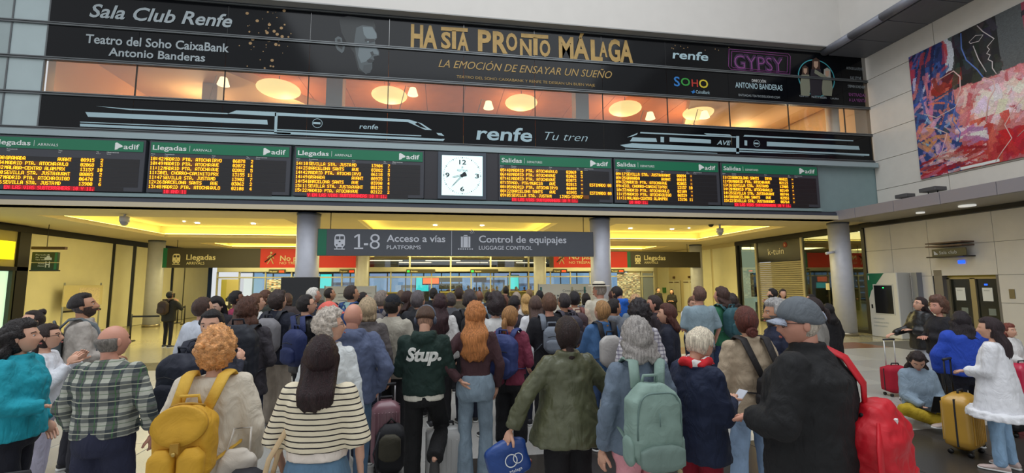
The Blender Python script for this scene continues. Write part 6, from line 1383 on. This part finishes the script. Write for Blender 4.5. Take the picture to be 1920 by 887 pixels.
# --- extra worn things
o = M(); f = a10
c = M(); c.tube([Rh(f, (.088*math.cos(q), -.01, .02+.115*math.sin(q))) for q in np.linspace(.05, PI-.05, 14)], .011*f.s, 8, flat=1.6)
hpn = c.build('headband', mat('headphone_grey', (72, 80, 98), .4), None)
hp_ = empty('headphones', tuple(f.mw.to_translation()), f.mw.to_euler().z, 'dark over-ear headphones on the man in the green hoodie', 'headphones'); hpn.parent = hp_
for sd in (1, -1): M().ell(Rh(f, (sd*.092, -.008, -.008)), (.022*f.s, .036*f.s, .042*f.s), 14, 10).build('ear_cup', mat('headphone_grey', (72, 80, 98), .4), hp_)
onbody(a10, 'Stup.', mat('hoodie_print', (222, 222, 216), .7), (-.155, 0, 1.235), .33, .115, shear=.25, bold=.045)
# bags worn
pack(a3, 'yellow rucksack with round flap and two front pockets on the cream sweater', (206, 156, 40), w=.29, d=.16, h=.44, z=.90, style='flap', scol=(214, 170, 62), x=-.04, gap=.03, trim=(170, 128, 40))
pack(a6, 'sage green backpack with side pockets worn over a light denim jacket', (128, 152, 142), w=.33, d=.17, h=.50, z=.86, style='box', x=-.04, gap=.01, trim=(100, 124, 118))
pack(a16, 'large black backpack with rounded top on the long-haired woman at left', (30, 34, 44), w=.36, d=.2, h=.58, z=.92, gap=.02)
pack(a15, 'navy rucksack with leather trim on the young man glancing back', (30, 34, 50), w=.32, d=.17, h=.48, z=.92, gap=.03)
pack(a12, 'blue and navy hiking backpack on the blonde ponytail woman', (44, 58, 110), w=.32, d=.17, h=.46, z=.98)
pack(a19, 'slate grey backpack on the bearded man at left', (92, 100, 104), w=.30, d=.16, h=.46, z=.96)
pack(b[6], 'grey daypack with white piping on the man with dark curls', (126, 124, 128), w=.32, d=.16, h=.46, z=.94, scol=(40, 42, 50))
pack(b[7], 'navy blue backpack hanging beside the leather jacket', (30, 44, 92), w=.30, d=.15, h=.42, z=.92, x=.14, gap=.01)
pack(b[10], 'blue backpack on the man in the pale mint jacket', (34, 66, 120), w=.28, d=.13, h=.42, z=.98)
pack(b[14], 'grey rucksack with brown cords on the grey-haired man in navy', (104, 98, 98), w=.27, d=.15, h=.46, z=.98, trim=(120, 90, 70))
pack(b[28], 'pale grey sling bag on the black t-shirt', (116, 124, 136), w=.20, d=.09, h=.30, z=1.06, one=-1)
pack(b[29], 'charcoal rucksack on the grizzled man by the notice board', (62, 58, 70), w=.30, d=.16, h=.42, z=1.0)
pack(b[30], 'brown backpack with reddish straps on the beige jacket', (74, 54, 58), w=.27, d=.14, h=.38, z=1.04, scol=(120, 70, 62))
pack(b[35], 'white drawstring bag on the denim shirt', (184, 180, 176), w=.28, d=.09, h=.36, z=.98, scol=(30, 30, 36), style='none')
pack(b[39], 'blue-grey backpack on the person with the light messy bun', (96, 120, 136), w=.28, d=.14, h=.40, z=.98)
pack(b[47], 'teal backpack on the person in the green t-shirt', (44, 84, 92), w=.28, d=.15, h=.44, z=1.0)
pack(b[61], 'brown backpack on the man alone by the left column', (58, 42, 32), w=.30, d=.15, h=.42, z=1.02)
pack(b[24], 'mauve backpack on the woman with chestnut hair', (92, 72, 84), w=.26, d=.12, h=.36, z=1.0)
pack(b[21], 'black backpack on the person in the black coat', (22, 22, 26), w=.28, d=.15, h=.44, z=.98)
pack(a9, 'small black leather bag with chain on the beige jacket', (22, 20, 24), w=.27, d=.13, h=.26, z=.96, x=.09, gap=.0, scol=(30, 26, 28), trim=(180, 160, 110), style='box')
# the big red bag hanging from one shoulder of the cap man
f = a8; rb = bagmat((196, 16, 34), .55); s = f.s
o = empty('shoulder_bag', (0, 0, 0), 0, 'big bright red shoulder bag hanging behind the man in the black jacket', 'bag'); o.matrix_basis = f.mw @ Matrix.Translation(f.S((.20, -.25, .76))) @ Matrix.Rotation(math.radians(-8), 4, 'Y')
remeshed('bag_body', sbox(.42, .22, .50, ez=.35, e=.7, bulge=.1), rb, o, .012, 3, .05, .09)
M().tube([(-.02, .04, .46), (-.03, .03, .60), (-.03, .10, .735), (-.03, .20, .785), (-.03, .32, .72), (-.03, .40, .58)], [.042]*6, 10, flat=.3, up=(0, -.5, 1)).build('strap', rb, o)
M().tube([(-.13, -.04, .42), (-.25, -.06, .34), (-.27, -.06, .18), (-.20, -.02, .03)], [.03, .034, .034, .03], 10, flat=.35, up=(0, -1, 0)).build('loose_strap', rb, o)
M().box(-.13, -.135, .04, .11, -.11, .15).build('front_pocket', rb, o, .01); M().tube([(-.12, .04, .46), (-.06, -.08, .40)], .012, 6).build('buckle_tape', BLACK, o); M().box(-.05, -.10, .36, -.03, -.085, .44).build('white_tag', WHT, o)
# tote of the striped woman
f = a4; o = empty('tote_bag', (0, 0, 0), 0, 'beige canvas tote bag hanging from the striped woman\'s left shoulder', 'bag'); o.matrix_basis = f.mw @ Matrix.Translation(f.S((-.20, -.10, .60))) @ Matrix.Rotation(math.radians(10), 4, 'Y')
tm = bagmat((206, 178, 138)); remeshed('bag_body', sbox(.34, .10, .34, ez=.1, e=.5), tm, o, .012, 2, .03, .1)
for q in (-.035, .06): M().tube([(-.10, q, .30), (-.09, q, .45), (-.02, q*.5+.05, .70), (.04, .05+q*.3, .83), (.06, .12, .70), (.08, q+.04, .45), (.08, q, .30)], [.014]*7, 8, flat=.4, up=(0, 1, 0)).build('handle', tm, o)
sbox(.26, .2, .30, ez=.3).build('x', bagmat((26, 28, 38)), None)
ob_ = bpy.data.objects['x']; ob_.name = 'dark_bag'; ob_.location = (a4.mw @ Vector((-.42, .02, .62))); tag(ob_, 'dark navy bag behind the canvas tote', 'bag')
# white small bag hanging by yellow backpack
f = a3; o = empty('cloth_bag', (0, 0, 0), 0, 'off-white cloth bag hanging right of the yellow rucksack', 'bag'); o.matrix_basis = f.mw @ Matrix.Translation(f.S((.20, -.17, .78)))
remeshed('bag_body', sbox(.20, .08, .26, ez=.3, e=.6), bagmat((200, 192, 180)), o, .012, 2, .03, .08); M().tube([(-.06, 0, .24), (-.04, .05, .36), (.05, .05, .36), (.06, 0, .24)], .007, 6).build('cord', bagmat((200, 192, 180)), o)
# blue cooler bag under the olive jacket, held
f = a5; o = empty('cooler_bag', (0, 0, 0), 0, 'blue shiny bag with white emblem held under the olive jacket', 'bag'); o.matrix_basis = f.mw @ Matrix.Translation(f.S((-.42, .03, .62))) @ Matrix.Rotation(math.radians(-16), 4, 'Y')
remeshed('bag_body', sbox(.30, .10, .26, ez=.15, e=.5), bagmat((30, 66, 132), .35), o, .012, 2, .02, .08)
c = M(); ring(c, (.01, -.066, .14), (1, 0, 0), (0, 0, 1), .038, .045, 20); ring(c, (.06, -.066, .14), (1, 0, 0), (0, 0, 1), .030, .036, 20); textmesh(c, 'Malaga', (-.02, -.066, .06), (1, 0, 0), (0, 0, 1), .09, .02); c.build('emblem', WHT, o)
# phone in the red scarf woman's hands, laptop
f = a7; o = M().box(-.037, -.004, -.075, .037, .004, .075).build('phone', mat('phone_pale', (190, 195, 205), .3), None, .003); o.matrix_basis = f.mw @ Matrix.Translation(f.B((.02, .40, 1.18))) @ Matrix.Rotation(math.radians(-50), 4, 'X'); tag(o, 'pale phone in the hands of the woman with the red scarf', 'phone')
f = b[59]; o = empty('laptop', (0, 0, 0), 0, 'open black laptop on the lap of the seated woman', 'laptop'); o.matrix_basis = f.mw @ Matrix.Translation(f.S((0, .36, 1.0)))
M().box(-.17, -.12, 0, .17, .12, .015).build('keyboard', BLACK, o, .003); c = M().box(-.17, -.005, 0, .17, .005, .23).build('lid', mat('laptop_black', (18, 18, 20), .4), o, .003); c.location = (0, .12, .01); c.rotation_euler = (math.radians(-22), 0, 0)
f = b[61]; o = M().box(-.006, -.036, -.07, .006, .036, .07).build('phone', BLACK, None, .002); o.matrix_basis = f.mw @ Matrix.Translation(f.B((.10, .03, 1.60))); tag(o, 'black phone held to the ear by the man by the left column', 'phone')
f = b[45]; o = sbox(.22, .08, .26, e=.6).build('green_bag', bagmat((70, 170, 90)), None); o.matrix_basis = f.mw @ Matrix.Translation(f.S((.12, .36, .78))); tag(o, 'green and white plastic bag held by the young woman in white t-shirt', 'bag')
# --- luggage on the floor
suitcase(118, 905, 'tall white hard suitcase between the turquoise jacket and the checked shirt', (214, 210, 204), w=.34, d=.28, h=.66, rz=.3, handle=0, pt=(a1.mw.to_translation().x+.42, 3.55))
suitcase(835, 0, 'silver ribbed hard suitcase under the knee of the man in the green hoodie', (176, 176, 174), w=.40, d=.26, h=.50, rz=.05, handle=0, pt=(a10.mw.to_translation().x+.22, a10.mw.to_translation().y+.16))
suitcase(0, 0, 'dusty pink hard suitcase between the bald man and the green hoodie', (136, 96, 104), w=.30, d=.24, h=.66, rz=.1, handle=.2, pt=(a10.mw.to_translation().x-.42, a10.mw.to_translation().y+.62))
x, y = onZ(730, 895, 0); o = empty('floor_backpack', (x, y+.1, 0), 0, 'black and khaki backpack standing on the floor beside the green hoodie man', 'backpack'); c = sbox(.30, .20, .50, bulge=.1).build('bag_body', bagmat((32, 32, 36)), o); sbox(.22, .08, .26, y0=-.12).build('front_pocket', bagmat((70, 66, 52)), o).location = (0, 0, .16)
M().tube([(-.12, -.11, .05), (-.16, -.14, .25), (-.10, -.12, .45)], .016, 8, flat=.5).build('strap', bagmat((60, 60, 66)), o); M().tube([(-.05, 0, .49), (0, 0, .55), (.05, 0, .49)], .01, 6).build('handle', BLACK, o)
suitcase(1683, 742, 'red soft suitcase with raised white handle beside the seated woman', (170, 14, 44), w=.42, d=.24, h=.46, rz=-.1, handle=.48, ribs=False, soft=True, hcol=(215, 215, 215))
suitcase(1812, 850, 'mustard yellow hard suitcase beside the white blouse', (198, 152, 60), w=.40, d=.27, h=.62, rz=.35, handle=.42, hcol=(30, 30, 34))
suitcase(1905, 815, 'black hard suitcase at the right edge behind the white blouse', (24, 24, 30), w=.40, d=.26, h=.40, rz=.1, handle=0, ribs=False)
suitcase(1925, 760, 'magenta suitcase cut by the right edge', (186, 30, 66), w=.36, d=.24, h=.60, rz=0, handle=0, ribs=False)
x, y = onZ(1722, 762, 0); o = empty('holdall', (x, y, 0), .1, 'black and white patterned holdall on the floor by the seated woman', 'bag'); remeshed('bag_body', sbox(.52, .26, .28, ez=.3, e=.6), stripes('holdall_print', (226, 224, 220), None, 0, 0, plaid=[(0, 26, .45, 0, (24, 24, 28), 1), (2, 19, .4, .3, (24, 24, 28), .9), (1, 17, .3, .1, (220, 220, 216), .6)]), o, .016, 2, .04, .1)
M().tube([(-.16, -.05, .25), (-.13, -.05, .36), (-.02, -.05, .38), (.02, -.05, .26)], .012, 8).build('handle', bagmat((206, 190, 160)), o)
x, y = onZ(1868, 715, 0); tag(box('seat_block', mat('seat_block_grey', (70, 68, 70), .6), None, b[60].mw.to_translation().x-.3, b[60].mw.to_translation().y-.25, 0, b[60].mw.to_translation().x+.3, b[60].mw.to_translation().y+.2, max(.2, b[60].dz+.78*b[60].s)), 'dark bench block under the seated curly-haired woman', 'bench')
# queue posts at the left column, folded yellow-green jacket on the red case handle
for i, (px, py) in enumerate(((243, 640), (345, 608), (332, 606))):
    x, y = onZ(px, py, 0); t = empty('queue_post', (x, y, 0), 0, ('black queue barrier post left of the left column', 'black queue barrier post right of the man on the phone', 'second black queue post right of the man on the phone')[i], 'post')
    M().cyl(0, 0, 0, .03, .16, 20).build('base', BLACK, t); M().cyl(0, 0, .03, .95, .03, 12).build('pole', BLACK, t); M().box(0, -.01, .84, .9 if i == 0 else -.5, .01, .90).build('belt', BLACK, t)
# leaning map frame on the left wall
t = empty('map_frame', (WL+.35, 21.5, 0), 0, 'tall clear map frame standing by the left yellow wall', 'notice board')
M().box(0, -1.05, 1.15, .05, 1.05, 2.0).build('frame', mat('frame_pale', (196, 184, 140), .4), t, .01); M().box(.051, -.3, 1.2, .06, .85, 1.9).build('map_print', mat('map_print', (206, 190, 160), .7, noise=.2, nscale=20), t)
for yy in (-1.0, .95): M().cyl(.02, yy, 0, 2.1, .03, 10).build('post', mat('notice_frame', (160, 165, 165), .4, .4), t)
M().box(.05, -1.0, .92, .07, 1.0, 1.0).build('rail', BLACK, t)

# ---------------------------------------------------------------- the painted mural on the right wall
def raster(name, W, H, paint, parent, place):
    img = np.zeros((H, W, 3)); paint(img)
    vs = []; 
    for j in range(H+1):
        for i in range(W+1): vs.append(place(i/W, j/H))
    fs = [(j*(W+1)+i, j*(W+1)+i+1, (j+1)*(W+1)+i+1, (j+1)*(W+1)+i) for j in range(H) for i in range(W)]
    me = bpy.data.meshes.new(name); me.from_pydata(vs, [], fs)
    ca = me.color_attributes.new('Col', 'BYTE_COLOR', 'CORNER')
    c = img.reshape(-1, 3)/255.0; c = np.where(c <= .04045, c/12.92, ((c+.055)/1.055)**2.4)
    c = np.concatenate([c, np.ones((len(c), 1))], 1); ca.data.foreach_set('color', np.repeat(c, 4, axis=0).ravel())
    me.materials.append(attrmat('oil_paint', .55)); return newobj(name, me, parent)
def mural(img):
    H, W, _ = img.shape; yy, xx = np.mgrid[0:H, 0:W]; u = xx/W*2.0; v = 1-yy/H      # u in canvas widths (each canvas about 1.55 m), v up
    v = yy/H
    rg = np.random.default_rng(5)
    def reg(m, c): img[m] = c
    reg(u >= 0, (176, 90, 96)); reg((u < .40) & (v > .60), (34, 50, 104)); reg((u >= .40) & (u < 1.0) & (v > .60), (26, 26, 30)); reg((u < .42) & (v <= .60), (36, 62, 120)); reg((u >= 1.0) & (v > .58), (150, 60, 80)); reg((u >= 1.0) & (v <= .58), (104, 60, 140))
    reg((u > .80) & (u < 1.0) & (v > .60), (84, 88, 90)); reg((u > .35) & (u < .44) & (v > .62), (190, 196, 206)); reg((u >= .40) & (u < 1) & (v < .60) & (v > .2), (196, 118, 118))
    def strokes(n, u0, u1, v0, v1, cols, L=.10, wd=.012, ang=None):
        for k in range(n):
            cu, cv = rg.uniform(u0, u1), rg.uniform(v0, v1); a = rg.uniform(0, PI) if ang is None else ang+rg.normal()*.3
            du, dv = (u-cu), (v-cv)*1.35; p_ = du*math.cos(a)+dv*math.sin(a); q_ = -du*math.sin(a)+dv*math.cos(a)+rg.uniform(-2, 2)*p_*p_
            m = (np.abs(p_) < L*rg.uniform(.4, 1)) & (np.abs(q_) < wd*rg.uniform(.5, 1.3)) & (u >= u0-.03) & (u <= u1+.02) & (v >= v0-.03) & (v <= v1+.03)
            c = np.array(cols[rg.integers(len(cols))])+rg.normal(0, 8, 3); img[m] = img[m]*.25+np.clip(c, 0, 255)*.75
    strokes(60, 0, .36, .62, 1, [(30, 44, 110), (50, 90, 160), (20, 26, 60), (180, 60, 70)], .12, .02, 1.2)
    strokes(30, .02, .3, .60, .78, [(196, 110, 120), (200, 200, 215), (60, 80, 140)], .10, .014, 1.4)
    strokes(25, .22, .46, .62, .72, [(130, 30, 30), (90, 20, 22), (160, 50, 40)], .08, .03)
    strokes(60, 0, .42, .25, .60, [(40, 80, 160), (150, 180, 210), (24, 40, 90), (196, 130, 150), (214, 120, 90)], .14, .014)
    strokes(40, .02, .40, .12, .40, [(206, 130, 120), (214, 140, 90), (150, 120, 180), (200, 160, 180)], .10, .02)
    strokes(90, .44, 1.0, .26, .58, [(210, 140, 140), (226, 200, 196), (190, 90, 96), (206, 160, 170)], .12, .022)
    strokes(60, .58, .95, .30, .50, [(232, 222, 220), (222, 200, 200)], .08, .03); strokes(50, .50, .80, .02, .30, [(196, 70, 66), (206, 96, 84), (176, 40, 48)], .14, .03, 1.4)
    strokes(60, 0, .60, .0, .16, [(170, 30, 40), (214, 190, 190), (190, 110, 110), (150, 20, 30)], .16, .014, .2); strokes(40, .72, 1.0, .02, .18, [(170, 14, 30), (190, 30, 40)], .1, .03); strokes(20, .4, .62, .18, .30, [(226, 216, 214), (160, 110, 150)], .1, .025, 0)
    strokes(50, .42, .8, .62, 1, [(40, 42, 44), (20, 20, 22), (50, 54, 54)], .1, .03, 1.5)
    strokes(60, 1.02, 2, .60, 1, [(40, 90, 170), (220, 220, 220), (30, 24, 28), (180, 50, 70), (70, 120, 190)], .18, .02, .9); strokes(60, 1.0, 2, .30, .6, [(50, 90, 170), (180, 60, 120), (110, 150, 200), (150, 110, 190)], .12, .025, 1.5)
    m = ((u-1.34)/.20)**2+((v-.16)/.20)**2 < 1; img[m] = (206, 160, 50); m = ((u-1.36)/.15)**2+((v-.17)/.16)**2 < 1; img[m] = (196, 150, 130); m = ((u-1.22)/.06)**2+((v-.12)/.22)**2 < 1; img[m] = (150, 20, 30)
    strokes(8, 1.0, 1.12, .0, .30, [(96, 60, 150)], .2, .03, 1.57)
    img *= 1+rg.normal(0, .04, (H, W, 1)); np.clip(img, 0, 255, out=img)
mu = empty('mural_painting', (WR-.03, 12.70, 5.38), 0, 'huge abstract painting in red, blue and black high on the right wall', 'painting')
MH = 4.32; MW = 6.2
M().box(-.05, -MW, 0, -.002, 0, MH).build('canvas_frame', mat('canvas_edge', (60, 56, 56), .7), mu, .004)
raster('canvas', 250, 170, mural, mu, lambda i, j: (-.056, -i*MW, j*MH))
def ln(pts, r, m, nm='painted_line'): M().tube([(-.060, -q[0]*MW/2, q[1]*MH) for q in pts], r, 5, flat=.4, up=(1, 0, 0)).build(nm, m, mu)
PW = mat('paint_white', (206, 196, 196), .5); PB = mat('paint_pale_blue', (90, 120, 190), .5); PP = mat('paint_pink', (226, 186, 180), .5)
ln([(.66, .99), (.70, .93), (.78, .845), (.72, .81), (.735, .785), (.71, .765), (.735, .745), (.715, .72), (.745, .695), (.74, .65), (.765, .60)], .014, PW)
ln([(.58, .90), (.64, .925), (.70, .905), (.66, .875), (.59, .885), (.58, .90)], .012, PW); ln([(.61, .86), (.64, .75), (.69, .64)], .014, PW); ln([(.52, .99), (.51, .88), (.54, .78), (.62, .68), (.66, .61)], .02, PB)
ln([(.66, .61), (.74, .56), (.74, .50), (.68, .44), (.64, .30)], .018, PP); ln([(.96, .40), (.86, .33), (.78, .24), (.82, .14), (.74, .07), (.68, .01)], .014, PP); ln([(.86, .14), (.96, .20), (1.0, .16), (.92, .09)], .012, PP)
ln([(.10, .50), (.22, .44), (.40, .47), (.44, .52)], .014, PW); ln([(.40, .47), (.36, .38), (.42, .28), (.40, .22)], .014, PB); ln([(.08, .40), (.2, .36), (.3, .30), (.24, .18), (.16, .10)], .014, PP); ln([(.28, .72), (.42, .74), (.47, .68), (.46, .58), (.40, .50)], .02, PP)
box('white_caption', WHT, mu, -.062, -2.2, .02, -.057, -1.2, .10)

bake_all(); do_wraps()
for q in PEOPLE:
    if not 1.45 < q[1] < 1.97 and 'sitting' not in q[0]: print('HEIGHT', q)
